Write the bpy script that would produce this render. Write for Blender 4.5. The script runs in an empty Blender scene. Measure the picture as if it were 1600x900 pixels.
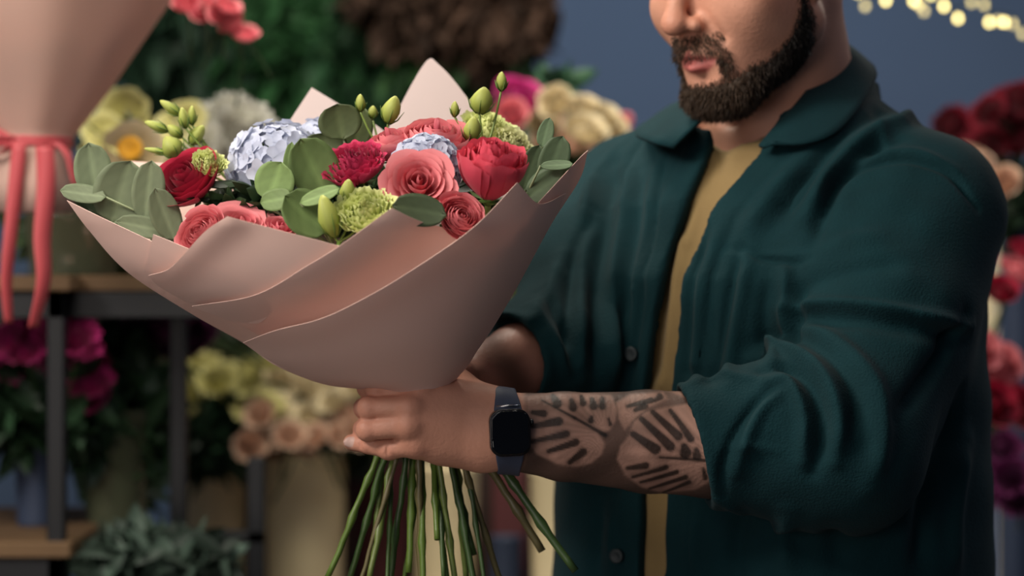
import bpy, math, random
import numpy as np
from mathutils import Vector, Matrix, geometry
sc = bpy.context.scene
COL = sc.collection
# ------------------------------------------------------------------ camera, light, exposure
F = 3600.0; CZ = 1.32                      # focal length in pixels of a 1600 px wide frame, eye height
cam_d = bpy.data.cameras.new('camera'); cam = bpy.data.objects.new('camera', cam_d); COL.objects.link(cam)
cam.location = (0, 0, CZ); cam.rotation_euler = (math.pi/2, 0, 0)
cam_d.sensor_width = 36; cam_d.lens = 36*F/1600; cam_d.clip_start = .05; cam_d.clip_end = 50
cam_d.dof.use_dof = True; cam_d.dof.focus_distance = 2.17; cam_d.dof.aperture_fstop = 2.5
sc.camera = cam
sc.view_settings.view_transform = 'Standard'; sc.view_settings.look = 'None'
sc.view_settings.gamma = 1; sc.view_settings.use_curve_mapping = False
sc.view_settings.exposure = -0.78
w = bpy.data.worlds.new('world'); sc.world = w; w.use_nodes = True
w.node_tree.nodes['Background'].inputs[0].default_value = (.12, .16, .25, 1)
w.node_tree.nodes['Background'].inputs[1].default_value = .3
def area(name, loc, target, size, power, color, size_y=None):
    l = bpy.data.lights.new(name, 'AREA'); l.energy = power; l.color = color
    l.shape = 'RECTANGLE'; l.size = size; l.size_y = size_y or size
    o = bpy.data.objects.new(name, l); COL.objects.link(o); o.location = loc
    o.rotation_euler = (Vector(target)-Vector(loc)).to_track_quat('-Z', 'Y').to_euler()
    return o
area('key_light', (-1.7, 1.15, 2.5), (0.05, 2.3, 1.3), .6, 66, (1, .90, .82))
area('front_fill', (-.5, -.6, 2.2), (0, 2.4, 1.25), 1.6, 9, (.95, .93, 1))
area('low_front_light', (-1.0, .55, 1.15), (-.1, 2.1, 1.25), .7, 11, (1, .88, .80))  # extra unseen fill, added to brighten the wrapping paper
area('rim_light', (1.7, 4.4, 2.6), (.35, 2.5, 1.4), .5, 9, (1, .88, .7))
area('wall_wash', (.25, 4.6, 2.6), (.3, 6.0, 1.8), .8, 13, (.74, .86, 1))
area('shelf_fill', (-.55, 1.7, 2.3), (-.5, 3.6, 1.0), .9, 24, (1, .92, .78))  # added fill, no fixture of the shop: lifts the shelves behind
area('counter_fill', (-.25, 2.85, 2.5), (-.35, 3.65, 1.0), .5, 34, (1, .93, .80))  # unseen fill added above the frame to brighten pots and blooms
area('right_fill', (1.5, 3.0, 2.6), (1.2, 4.0, 1.2), .6, 14, (.95, .92, 1))  # added fill that keeps the right background visible

def P(px, py, Y):                           # point at distance Y that the lens maps to (px, py)
    return np.array([(px-800)*Y/F, Y, CZ-(py-450)*Y/F])
def V(*a): return np.array(a, float)
def unit(v):
    v = np.asarray(v, float); return v/np.linalg.norm(v)
# ------------------------------------------------------------------ object helpers
def tag(o, label=None, cat=None, group=None, kind=None):
    if label: o['label'] = label
    if cat: o['category'] = cat
    if group: o['group'] = group
    if kind: o['kind'] = kind
    return o
def empty(name, loc, label, cat, group=None):
    o = bpy.data.objects.new(name, None); COL.objects.link(o); o.location = [float(c) for c in loc]
    o.empty_display_size = .02
    tag(o, label, cat, group); return o
def npmesh(name, v, f, smooth=True):
    me = bpy.data.meshes.new(name)
    v = np.asarray(v, np.float32)
    if isinstance(f, np.ndarray):
        n, k = f.shape
        me.vertices.add(len(v)); me.vertices.foreach_set('co', v.ravel())
        me.loops.add(n*k); me.loops.foreach_set('vertex_index', f.astype(np.int32).ravel())
        me.polygons.add(n); me.polygons.foreach_set('loop_start', np.arange(0, n*k, k, dtype=np.int32))
        me.update(calc_edges=True); me.validate()
    else:
        me.from_pydata(v.tolist(), [], f)
    me.polygons.foreach_set('use_smooth', np.full(len(me.polygons), smooth))
    me.update(); return me
def setcol(me, cols, name='Col'):
    a = me.color_attributes.new(name, 'FLOAT_COLOR', 'POINT')
    c = np.ones((len(me.vertices), 4), np.float32); c[:, :3] = cols
    a.data.foreach_set('color', c.ravel())
def link(name, me, mat=None, parent=None, loc=None):
    o = bpy.data.objects.new(name, me); COL.objects.link(o)
    if mat and not me.materials: me.materials.append(mat)
    if parent:
        o.parent = parent
    if loc is not None: o.location = [float(c) for c in loc]
    return o
def world_child(name, me, mat, parent):     # mesh written in world coordinates, kept in place below its thing
    for_v = np.empty(len(me.vertices)*3, np.float32); me.vertices.foreach_get('co', for_v)
    for_v = (for_v.reshape(-1, 3) - np.array(parent.location, np.float32)).ravel()
    me.vertices.foreach_set('co', for_v); me.update()
    return link(name, me, mat, parent)
# ------------------------------------------------------------------ materials
def mat(name, col, rough=.6, spec=.3, sheen=0, bump=0, bscale=50, attr=None, var=0, vscale=8, transl=0, metal=0, emis=None, estr=0, transp=0, wave=False):
    m = bpy.data.materials.new(name); m.use_nodes = True
    nt = m.node_tree; N = nt.nodes; L = nt.links; b = N['Principled BSDF']; out = N['Material Output']
    b.inputs['Base Color'].default_value = (*col, 1); b.inputs['Roughness'].default_value = rough
    b.inputs['Specular IOR Level'].default_value = spec; b.inputs['Metallic'].default_value = metal
    src = None
    if attr:
        a = N.new('ShaderNodeAttribute'); a.attribute_name = 'Col'; src = a.outputs['Color']
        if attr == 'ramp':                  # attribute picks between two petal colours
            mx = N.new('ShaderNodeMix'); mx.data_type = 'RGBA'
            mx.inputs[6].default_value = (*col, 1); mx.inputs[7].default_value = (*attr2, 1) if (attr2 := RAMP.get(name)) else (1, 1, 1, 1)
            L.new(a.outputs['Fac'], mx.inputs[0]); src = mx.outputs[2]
    if var:
        n = N.new('ShaderNodeTexNoise'); n.inputs['Scale'].default_value = vscale; n.inputs['Detail'].default_value = 5
        tc = N.new('ShaderNodeTexCoord'); L.new(tc.outputs['Object'], n.inputs['Vector'])
        mr = N.new('ShaderNodeMapRange'); mr.inputs[1].default_value = .3; mr.inputs[2].default_value = .7
        mr.inputs[3].default_value = 1-var; mr.inputs[4].default_value = 1+var*.6
        L.new(n.outputs['Fac'], mr.inputs[0])
        mm = N.new('ShaderNodeMix'); mm.data_type = 'RGBA'; mm.blend_type = 'MULTIPLY'; mm.inputs[0].default_value = 1
        if src: L.new(src, mm.inputs[6])
        else: mm.inputs[6].default_value = (*col, 1)
        L.new(mr.outputs[0], mm.inputs[7]); src = mm.outputs[2]
    if src: L.new(src, b.inputs['Base Color'])
    if sheen:
        b.inputs['Sheen Weight'].default_value = sheen; b.inputs['Sheen Roughness'].default_value = .5
    if bump:
        n = N.new('ShaderNodeTexNoise'); n.inputs['Scale'].default_value = bscale; n.inputs['Detail'].default_value = 6
        tc = N.new('ShaderNodeTexCoord'); L.new(tc.outputs['Object'], n.inputs['Vector'])
        bp = N.new('ShaderNodeBump'); bp.inputs['Strength'].default_value = bump; bp.inputs['Distance'].default_value = .002
        L.new(n.outputs['Fac'], bp.inputs['Height']); L.new(bp.outputs[0], b.inputs['Normal'])
    if emis:
        b.inputs['Emission Color'].default_value = (*emis, 1); b.inputs['Emission Strength'].default_value = estr
    sh = b.outputs[0]
    if transl:
        t = N.new('ShaderNodeBsdfTranslucent'); t.inputs[0].default_value = (*col, 1)
        if src: L.new(src, t.inputs[0])
        mx = N.new('ShaderNodeMixShader'); mx.inputs[0].default_value = transl
        L.new(sh, mx.inputs[1]); L.new(t.outputs[0], mx.inputs[2]); sh = mx.outputs[0]
    if transp:
        t = N.new('ShaderNodeBsdfTransparent'); t.inputs[0].default_value = (.95, .75, .68, 1)
        mx = N.new('ShaderNodeMixShader'); mx.inputs[0].default_value = transp
        L.new(sh, mx.inputs[1]); L.new(t.outputs[0], mx.inputs[2]); sh = mx.outputs[0]
    L.new(sh, out.inputs[0]); return m
RAMP = {}
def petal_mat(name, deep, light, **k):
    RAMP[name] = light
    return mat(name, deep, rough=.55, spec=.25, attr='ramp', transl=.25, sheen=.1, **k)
# ------------------------------------------------------------------ distance-field modelling
def rc(p, a, b, r1, r2):
    a = np.asarray(a); b = np.asarray(b); ab = b-a; L2 = ab@ab+1e-12
    t = np.clip((p-a)@ab/L2, 0, 1)
    return np.linalg.norm(p-a-t[:, None]*ab, axis=1)-(r1+(r2-r1)*t)
def el(p, c, r, R=None):
    q = p-np.asarray(c)
    if R is not None: q = q@R.T
    r = np.asarray(r, float); k0 = np.linalg.norm(q/r, axis=1); k1 = np.linalg.norm(q/r**2, axis=1)+1e-9
    return k0*(k0-1)/k1
def smin(a, b, k):
    h = np.clip(.5+.5*(b-a)/k, 0, 1); return b*(1-h)+a*h-k*h*(1-h)
def ssub(a, b, k): return -smin(-a, b, k)
def sm(x, a, b):
    t = np.clip((x-a)/(b-a), 0, 1); return t*t*(3-2*t)
def limb(p, pts, rads, up):                 # tube of elliptical section; rads = (along up, across up)
    d = None
    for i in range(len(pts)-1):
        a = np.asarray(pts[i]); b = np.asarray(pts[i+1]); ab = b-a; L2 = ab@ab
        ax = ab/math.sqrt(L2); u = np.asarray(up)-(np.asarray(up)@ax)*ax; u = u/np.linalg.norm(u); w_ = np.cross(ax, u)
        t = np.clip((p-a)@ab/L2, 0, 1); q = p-a-t[:, None]*ab
        ra = rads[i][0]+(rads[i+1][0]-rads[i][0])*t; rb = rads[i][1]+(rads[i+1][1]-rads[i][1])*t
        m = np.minimum(ra, rb)
        k = np.sqrt(((q@u)/ra)**2+((q@w_)/rb)**2+((q@ax)/m)**2)
        di = (k-1)*m
        d = di if d is None else smin(d, di, .006)
    return d
def evalc(f, p, ch=400000):
    return np.concatenate([f(p[i:i+ch]) for i in range(0, len(p), ch)]) if len(p) > ch else f(p)
def nets(f, lo, hi, h, B=8, lip=1.5, newton=True):
    lo = np.asarray(lo, float); n = np.ceil((np.asarray(hi)-lo)/h/B).astype(int)
    ci = np.stack(np.meshgrid(*[np.arange(k) for k in n], indexing='ij'), -1).reshape(-1, 3)
    cc = lo+(ci+.5)*B*h; dc = evalc(f, cc)
    act = np.abs(dc) < lip*B*h*.87+h
    D = np.repeat(np.repeat(np.repeat(np.where(dc < 0, -1., 1.).reshape(n).astype(np.float32), B, 0), B, 1), B, 2)
    loc = np.stack(np.meshgrid(*[np.arange(B)]*3, indexing='ij'), -1).reshape(-1, 3)
    ai = ci[act]
    for s in range(0, len(ai), 800):
        idx = (ai[s:s+800, None, :]*B+loc[None]).reshape(-1, 3)
        D[idx[:, 0], idx[:, 1], idx[:, 2]] = f(lo+idx*h)
    D[0] = D[-1] = 1; D[:, 0] = D[:, -1] = 1; D[:, :, 0] = D[:, :, -1] = 1
    I = D < 0
    c8 = [I[i:I.shape[0]-1+i, j:I.shape[1]-1+j, k:I.shape[2]-1+k] for i in (0, 1) for j in (0, 1) for k in (0, 1)]
    s8 = sum(c.astype(np.int8) for c in c8); cells = np.argwhere((s8 > 0) & (s8 < 8))
    vid = np.full(s8.shape, -1, np.int32); vid[tuple(cells.T)] = np.arange(len(cells))
    acc = np.zeros((len(cells), 3)); cnt = np.zeros(len(cells))
    offs = [np.array(o) for o in [(i, j, k) for i in (0, 1) for j in (0, 1) for k in (0, 1)]]
    for a in offs:
        for ax in range(3):
            if a[ax]: continue
            b = a.copy(); b[ax] = 1
            pa = cells+a; pb = cells+b
            da = D[tuple(pa.T)].astype(float); db = D[tuple(pb.T)].astype(float); m = (da < 0) != (db < 0)
            t = np.where(m, da/np.where(m, da-db, 1), 0)
            q = a+t[:, None]*(b-a); acc += np.where(m[:, None], q, 0); cnt += m
    v = lo+(cells+acc/cnt[:, None])*h
    quads = []
    for ax in range(3):
        o1, o2 = [(1, 2), (2, 0), (0, 1)][ax]
        sa = [slice(None)]*3; sb = [slice(None)]*3; sa[ax] = slice(0, -1); sb[ax] = slice(1, None)
        e = np.argwhere(I[tuple(sa)] != I[tuple(sb)])
        e = e[(e[:, o1] > 0) & (e[:, o2] > 0) & (e[:, o1] < I.shape[o1]-1) & (e[:, o2] < I.shape[o2]-1)]
        flip = ~I[tuple(e.T)]
        q = []
        for d1, d2 in ((-1, -1), (0, -1), (0, 0), (-1, 0)):
            c = e.copy(); c[:, o1] += d1; c[:, o2] += d2; q.append(vid[tuple(c.T)])
        q = np.stack(q, 1); q[flip] = q[flip][:, ::-1]; quads.append(q)
    q = np.concatenate(quads); q = q[(q >= 0).all(1)]
    if newton:
        for _ in range(2):
            g, d = grad(f, v, h*.5); v = v-np.clip(d, -h, h)[:, None]*g/np.maximum(np.linalg.norm(g, axis=1), .3)[:, None]**2
        v = relax(v, q, 2)
    return v, q
def grad(f, v, e):
    g = np.stack([(evalc(f, v+np.eye(3)[i]*e)-evalc(f, v-np.eye(3)[i]*e))/(2*e) for i in range(3)], 1)
    return g, evalc(f, v)
def relax(v, q, it=1, lam=.5):
    a = q.ravel(); b = np.roll(q, -1, 1).ravel()
    for _ in range(it):
        s = np.zeros_like(v); c = np.zeros(len(v))
        for i, j in ((a, b), (b, a)):
            for k in range(3): s[:, k] += np.bincount(i, v[j, k], len(v))
            c += np.bincount(i, minlength=len(v))
        v = v*(1-lam)+lam*s/np.maximum(c, 1)[:, None]
    return v
def vnormals(v, q):
    n = np.cross(v[q[:, 2]]-v[q[:, 0]], v[q[:, 3]]-v[q[:, 1]])
    out = np.zeros_like(v)
    for c in range(4):
        for k in range(3): out[:, k] += np.bincount(q[:, c], n[:, k], len(v))
    return out/np.maximum(np.linalg.norm(out, axis=1), 1e-12)[:, None]
def hit(pts, f, t0=1.9, t1=3.0):            # where sight lines through the given frame points meet a surface
    d = np.array([P(x, y, 1.)-V(0, 0, CZ) for x, y in pts]); o = V(0, 0, CZ); t = np.full(len(d), t0)
    for _ in range(90): t = np.minimum(t+.6*f(o+d*t[:, None]), t1)
    return o+d*t[:, None]
def polydist(p, pl):
    best = None
    for i in range(len(pl)-1):
        d = rc(p, pl[i], pl[i+1], 0, 0); best = d if best is None else np.minimum(best, d)
    return best
def smooth_line(pts, n=6):                  # Catmull-Rom
    pts = [np.asarray(p, float) for p in pts]
    if len(pts) < 3: return np.array(pts)
    e = [2*pts[0]-pts[1]]+pts+[2*pts[-1]-pts[-2]]; out = []
    for i in range(1, len(e)-2):
        a, b, c, d = e[i-1:i+3]
        for k in range(n):
            t = k/n; out.append(.5*(2*b+(c-a)*t+(2*a-5*b+4*c-d)*t*t+(3*b-a-3*c+d)*t**3))
    out.append(pts[-1]); return np.array(out)
def tube(pts, r, seg=8, bulge=None):
    pts = np.asarray(pts, float); n = len(pts); r = np.broadcast_to(np.asarray(r, float), (n,)).copy()
    tg = np.gradient(pts, axis=0); tg /= np.linalg.norm(tg, axis=1)[:, None]+1e-12
    u = np.cross(tg[0], V(.3, .9, .2)); u /= np.linalg.norm(u); vs = []
    for i in range(n):
        u = u-(u@tg[i])*tg[i]; u /= np.linalg.norm(u); w_ = np.cross(tg[i], u)
        a = np.arange(seg)*2*math.pi/seg
        vs.append(pts[i]+r[i]*(np.cos(a)[:, None]*u+np.sin(a)[:, None]*w_))
    fs = [[i*seg+j, i*seg+(j+1) % seg, (i+1)*seg+(j+1) % seg, (i+1)*seg+j] for i in range(n-1) for j in range(seg)]
    vs = np.concatenate(vs+[pts[:1], pts[-1:]]); a, b = n*seg, n*seg+1
    for j in range(seg):
        fs.append([(j+1) % seg, j, a, a]); fs.append([(n-1)*seg+j, (n-1)*seg+(j+1) % seg, b, b])
    return vs, fs
class MB:
    def __init__(s): s.v = []; s.f = []; s.c = []; s.n = 0
    def add(s, v, f, c=None):
        v = np.asarray(v, float); s.v.append(v); s.f += [[int(i)+s.n for i in dict.fromkeys(map(int, q))] for q in f]; s.n += len(v)
        s.c.append(np.broadcast_to(np.asarray(1. if c is None else c, float).reshape(-1, 1) if np.ndim(c) != 2 else c, (len(v), 1 if np.ndim(c) != 2 else 3)))
        return s
    def box(s, lo, hi):
        x0, y0, z0 = lo; x1, y1, z1 = hi
        return s.add([(x0, y0, z0), (x1, y0, z0), (x1, y1, z0), (x0, y1, z0), (x0, y0, z1), (x1, y0, z1), (x1, y1, z1), (x0, y1, z1)],
                     [(0, 3, 2, 1), (4, 5, 6, 7), (0, 1, 5, 4), (1, 2, 6, 5), (2, 3, 7, 6), (3, 0, 4, 7)])
    def mesh(s, name, smooth=True, color=True):
        v = np.concatenate(s.v); me = npmesh(name, v, s.f, smooth)
        if color: setcol(me, np.concatenate([np.broadcast_to(c, (len(c), 3)) for c in s.c]))
        return me
def bevel(o, wd=.003, seg=2):
    m = o.modifiers.new('bevel', 'BEVEL'); m.width = wd; m.segments = seg; m.limit_method = 'ANGLE'; return o
def lathe(prof, seg=32):
    v = [(r*math.cos(2*math.pi*j/seg), r*math.sin(2*math.pi*j/seg), z) for r, z in prof for j in range(seg)]
    f = [(i*seg+j, i*seg+(j+1) % seg, (i+1)*seg+(j+1) % seg, (i+1)*seg+j) for i in range(len(prof)-1) for j in range(seg)]
    return v, f
def frame_to(z, up=(0, 0, 1)):              # columns: x y z axes with z along the given direction
    z = unit(z); x = np.cross(up, z)
    if np.linalg.norm(x) < 1e-3: x = V(1, 0, 0)
    x = unit(x); return np.stack([x, np.cross(z, x), z], 1)
# ------------------------------------------------------------------ the room
M = {}
M['wall'] = mat('blue_wall_paint', (.10, .148, .235), .75, bump=.1, bscale=30, var=.06, vscale=1.5)
M['floor'] = mat('grey_floor', (.12, .11, .10), .5, var=.15, vscale=4)
M['ceil'] = mat('ceiling_paint', (.25, .27, .3), .9)
def struct(name, lo, hi, m):
    o = link(name, MB().box(lo, hi).mesh(name, False, False), m); o['kind'] = 'structure'; return o
struct('floor', (-2.6, -1.3, -.1), (2.6, 6.2, 0), M['floor'])
struct('ceiling', (-2.6, -1.3, 2.9), (2.6, 6.2, 3.0), M['ceil'])
struct('wall_back', (-2.6, 6.0, 0), (2.6, 6.2, 2.9), M['wall'])
struct('wall_left', (-2.8, -1.3, 0), (-2.6, 6.2, 2.9), M['wall'])
struct('wall_right', (2.6, -1.3, 0), (2.8, 6.2, 2.9), M['wall'])
struct('baseboard_back', (-2.6, 5.98, 0), (2.6, 6.0, .1), M['ceil'])
# ------------------------------------------------------------------ the man
TH = math.radians(40)
DF = V(-math.sin(TH), -math.cos(TH), 0); SL = V(math.cos(TH), -math.sin(TH), 0); UP = V(0, 0, 1)
NB = P(1215, 140, 2.50); NB[2] = 1.47                       # base of the neck
S_L = P(1440, 332, 2.38); E_L = P(1312, 698, 2.25); W_L = P(778, 672, 2.215)
S_R = P(992, 322, 2.62); E_R = P(872, 560, 2.42); W_R = P(745, 590, 2.31)
SEC = np.array([(.80, .225, .155, .02), (1.0, .236, .168, .02), (1.2, .232, .168, .02), (1.33, .222, .162, .018), (1.41, .20, .138, .012), (1.47, .15, .105, .004), (1.52, .09, .08, 0)])
def torso(p, off=0., zoff=0.):
    z = p[:, 2]-zoff; q = p-NB
    a = np.interp(z, SEC[:, 0], SEC[:, 1])+off; b = np.interp(z, SEC[:, 0], SEC[:, 2])+off; c = np.interp(z, SEC[:, 0], SEC[:, 3])
    s = q@SL; d = q@DF-c
    e = 2.3
    k = (np.abs(s/a)**e+np.abs(d/b)**e)**(1/e)
    dd = (k-1)*np.minimum(a, b)*.85
    dd = np.maximum(dd, (z-1.54)*.9)
    sh = smin(rc(p, NB+V(0, 0, -.005), S_L+V(0, 0, .0), .062+off, .066+off), rc(p, NB+V(0, 0, -.005), S_R, .062+off, .066+off), .03)
    return smin(dd, sh, .05)
# --- head, in its own frame: x to his left, y forward, z up, origin between the ears
HS = 1.09; yaw = math.radians(50); pit = math.radians(18)
hf = V(-math.sin(yaw), -math.cos(yaw), 0); hl = V(math.cos(yaw), -math.sin(yaw), 0)
HR = np.stack([hl, math.cos(pit)*hf-math.sin(pit)*UP, math.cos(pit)*UP+math.sin(pit)*hf], 0)   # rows: axes
HO = P(1083, 97, 2.35)-HS*(V(0, .105, -.056)@HR)
def to_head(p): return (p-HO)@HR.T/HS
def from_head(h): return HO+HS*(np.asarray(h)@HR)
def head(h):
    ax = h.copy(); ax[:, 0] = np.abs(ax[:, 0])              # mirrored half
    d = el(h, (0, -.012, .055), (.077, .098, .082))
    d = smin(d, el(h, (0, .035, .0), (.066, .062, .085)), .03)
    d = smin(d, rc(ax, (.050, .002, -.048), (.016, .076, -.086), .022, .017), .03)       # jaw
    d = smin(d, el(h, (0, .078, -.085), (.026, .020, .018)), .02)                         # chin
    d = smin(d, el(h, (0, .072, -.048), (.042, .030, .034)), .02)                         # muzzle
    d = smin(d, el(ax, (.045, .064, -.010), (.026, .026, .026)), .025)                     # cheek
    d = smin(d, rc(ax, (0, .090, .050), (.045, .070, .048), .012, .010), .018)            # brow
    d = ssub(d, el(ax, (.033, .100, .027), (.015, .012, .010)), .010)
    d = smin(d, el(ax, (.033, .078, .024), (.0145, .0135, .012)), .003)                   # closed lid
    d = smin(d, rc(h, (0, .092, .034), (0, .1175, -.014), .0080, .0098), .012)            # nose bridge
    d = smin(d, el(h, (0, .1175, -.0165), (.0125, .0115, .0105)), .008)
    d = smin(d, el(ax, (.0145, .102, -.021), (.0085, .012, .0085)), .006)                 # wing of the nose
    d = ssub(d, el(ax, (.0065, .109, -.030), (.0042, .006, .006)), .003)
    d = ssub(d, rc(ax, (.019, .103, -.010), (.030, .092, -.038), .001, .001)-.0015, .010) # nasolabial fold
    d = ssub(d, rc(h, (0, .109, -.032), (0, .109, -.042), .0018, .0020), .005)            # philtrum
    d = smin(d, rc(ax, (.0035, .1060, -.0485), (.022, .0945, -.0560), .0044, .0022), .004)  # upper lip
    d = smin(d, rc(ax, (.0, .1055, -.0620), (.019, .0945, -.0590), .0060, .0030), .004)   # lower lip
    d = ssub(d, rc(ax, (.0, .1105, -.0552), (.025, .0955, -.0572), .0012, .0008), .003)   # mouth line
    d = ssub(d, el(h, (0, .106, -.074), (.016, .008, .006)), .008)
    d = smin(d, el(ax, (.050, .034, -.020), (.020, .040, .040)), .02)                     # side of the cheek
    # ear
    e = el(ax, (.0770, -.010, .006), (.006, .0175, .031))
    e = ssub(e, el(ax, (.0835, -.006, .008), (.0055, .010, .019)), .005)
    e = smin(e, rc(ax, (.0775, -.001, -.022), (.0765, -.004, -.015), .0072, .006), .006)
    e = smin(e, rc(ax, (.0745, .006, .002), (.0745, .006, -.006), .004, .004), .004)
    d = smin(d, e, .004)
    return d
N_TOP = from_head((0, -.035, -.03)); N_MID = NB+V(.0, .0, .02)
def neck(p): return smin(rc(p, NB+V(0, 0, -.04), NB*.45+N_TOP*.55, .070, .066), rc(p, NB*.45+N_TOP*.55, N_TOP, .066, .060), .03)
def skin_upper(p):
    d = head(to_head(p))*HS
    d = smin(d, neck(p), .018)
    st = NB+DF*.030+V(0, 0, .0)
    d = smin(d, rc(p, st+SL*.0, st+DF*.012+V(0, 0, -.06), .052, .056), .03)
    d = ssub(d, el(p, NB+DF*.075+V(0, 0, .028), (.012, .012, .012)), .02)
    return smin(d, torso(p, -.030), .03)
def oval(p, a, b, r1, r2, up): return limb(p, [a, b], [r1, r2], up)
fax = unit(E_L-W_L); fup = unit(UP-(UP@fax)*fax); fout = np.cross(fax, fup)
fout = fout if fout[1] < 0 else -fout                       # side of the forearm towards the lens
U = lambda x, y, Y: P(x, y, Y)
FING = [  # joint lists of the holding hand: index, middle, ring, little
    [(655, 613, 2.197), (590, 607, 2.205), (574, 606, 2.232), (592, 606, 2.258)],
    [(640, 636, 2.188), (577, 638, 2.196), (569, 638, 2.226), (586, 638, 2.255)],
    [(638, 664, 2.188), (575, 671, 2.197), (568, 671, 2.225), (586, 671, 2.252)],
    [(650, 694, 2.196), (608, 702, 2.204), (576, 695, 2.212), (549, 691, 2.222)]]
FR = [(.0118, .0108, .0098, .0088), (.0120, .0108, .0100, .0090), (.0118, .0106, .0098, .0088), (.0112, .0095, .0086, .0078)]
def hand_left(p):
    d = None
    for js, rr in zip(FING, FR):
        q = [P(*j) for j in js]
        f = smin(rc(p, q[0], q[1], rr[0], rr[1]), rc(p, q[1], q[2], rr[1], rr[2]), .004)
        f = smin(f, rc(p, q[2], q[3], rr[2], rr[3]), .003)
        f = smin(f, rc(p, q[1], q[1], rr[1]*1.04, rr[1]), .003)
        d = f if d is None else smin(d, f, .0022)
    mc = None
    for js, rr, wy, wr in zip(FING, FR, (640, 660, 678, 698), (.018, .019, .019, .017)):
        m_ = rc(p, P(js[0][0]+4, js[0][1]+2, js[0][2]+.004), P(762, wy, 2.213), rr[0]*1.22, wr)
        mc = m_ if mc is None else smin(mc, m_, .016)
    d = smin(d, mc, .006)
    d = smin(d, rc(p, P(690, 700, 2.212), P(745, 705, 2.220), .016, .019), .012)          # heel of the hand
    # thumb, up behind the paper
    t = smin(rc(p, P(765, 640, 2.222), P(712, 603, 2.228), .020, .0165), rc(p, P(712, 603, 2.228), P(668, 598, 2.25), .0155, .012), .01)
    t = smin(t, rc(p, P(668, 598, 2.25), P(640, 612, 2.275), .0115, .0095), .006)
    d = smin(d, t, .012)
    for js in FING[:3]:                                    # knuckles
        d = smin(d, rc(p, P(js[0][0], js[0][1], js[0][2]-.0045), P(js[0][0]+6, js[0][1], js[0][2]-.004), .0075, .007), .008)
    for x, y, Y, r in ((559, 690, 2.2075, .0018), (600, 701, 2.194, .0016)):              # creases
        d = ssub(d, rc(p, P(x+5, y-9, Y), P(x+5, y+9, Y), r*.3, r*.3), .003)
    d = smin(d, el(p, P(546, 691, 2.2155), (.0062, .0022, .0050)), .0008)
    return d
def arm_left(p):
    pts = [P(760, 672, 2.214), W_L, P(880, 682, 2.225), P(1010, 690, 2.235), P(1110, 694, 2.24), E_L]
    rad = [(.036, .026), (.036, .027), (.042, .034), (.049, .042), (.0515, .048), (.050, .050)]
    d = limb(p, pts, rad, fup)
    return smin(d, hand_left(p), .012)
RH = [[(715, 560, 2.300), (690, 585, 2.285), (668, 600, 2.262), (650, 606, 2.25)]]
def arm_right(p):
    d = limb(p, [E_R, P(812, 572, 2.36), W_R], [(.050, .048), (.043, .040), (.031, .027)], UP)
    d = smin(d, rc(p, W_R, P(716, 618, 2.292), .030, .027), .02)
    for i in range(4):
        a = P(722, 600+i*24, 2.298); b = P(682, 606+i*24, 2.298); c = P(660, 606+i*24, 2.281); e = P(655, 606+i*24, 2.265)
        f = smin(rc(p, a, b, .0115, .0105), rc(p, b, c, .0105, .0095), .004); f = smin(f, rc(p, c, e, .0095, .0085), .003)
        d = smin(d, f, .004)
    t = smin(rc(p, W_R, P(722, 585, 2.262), .020, .014), rc(p, P(722, 585, 2.262), P(700, 600, 2.248), .0125, .010), .006)
    return smin(d, t, .01)
# one body mesh: fine head, fine arms, coarse trunk within the clothes
parts = []
v, q = nets(skin_upper, (.05, 2.20, 1.36), (.47, 2.70, 1.93), .0026)
parts.append((v, q))
lo = np.minimum(P(530, 750, 2.17), P(530, 570, 2.17)); 
v2, q2 = nets(arm_left, (-.18, 2.14, 1.10), (.36, 2.34, 1.27), .0016)
parts.append((v2, q2))
v3, q3 = nets(arm_right, (-.14, 2.20, 1.12), (.12, 2.50, 1.34), .0025)
parts.append((v3, q3))
def trunk(p):
    d = torso(p, -.035)
    d = smin(d, smin(rc(p, S_L, E_L, .045, .042), rc(p, S_R, E_R, .045, .042), .01), .03)
    for s in (-1, 1):
        hip = NB+SL*s*.10; hip[2] = .88; kn = hip+DF*.02; kn[2] = .48; an = hip-DF*.0; an[2] = .09
        d = smin(d, smin(rc(p, hip, kn, .085, .055), rc(p, kn, an, .055, .038), .02), .03)
    return d
v4, q4 = nets(trunk, (-.05, 2.1, .04), (.65, 2.85, 1.5), .012)
parts.append((v4, q4))
SKIN = V(.61, .30, .205); cols = []
def tattoo_local(v):
    """frame of the forearm: along = distance from the wrist, hgt = height on the skin"""
    a = (v-W_L)@fax; hh = (v-W_L)@fup
    return a*1622, hh*1622
def poly_sd(x, y, pl):
    pl = np.array(pl, float); d = np.full(len(x), 1e9); ins = np.zeros(len(x), bool); n = len(pl)
    for i in range(n):
        a = pl[i]; b = pl[(i+1) % n]; ab = b-a
        t = np.clip(((x-a[0])*ab[0]+(y-a[1])*ab[1])/(ab@ab), 0, 1)
        d = np.minimum(d, np.hypot(x-a[0]-t*ab[0], y-a[1]-t*ab[1]))
        c = ((a[1] > y) != (b[1] > y)) & (x < (b[0]-a[0])*(y-a[1])/((b[1]-a[1]) or 1e-9)+a[0]); ins ^= c
    return np.where(ins, -d, d)
LEAF = [[(205, 150), (300, 138), (450, 138), (560, 145), (578, 200), (570, 250), (545, 290), (505, 300), (530, 340), (520, 385), (480, 425), (420, 442), (340, 432), (255, 390), (205, 340)],
        [(640, 250), (690, 208), (780, 190), (870, 175), (925, 205), (965, 300), (1003, 400), (990, 480), (920, 535), (800, 555), (700, 527), (622, 475), (580, 405), (590, 350), (620, 310)],
        [(572, 175), (640, 140), (780, 130), (790, 160), (710, 195), (650, 240), (605, 290), (578, 240)],
        [(800, 130), (900, 130), (940, 200), (880, 165)]]
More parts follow.
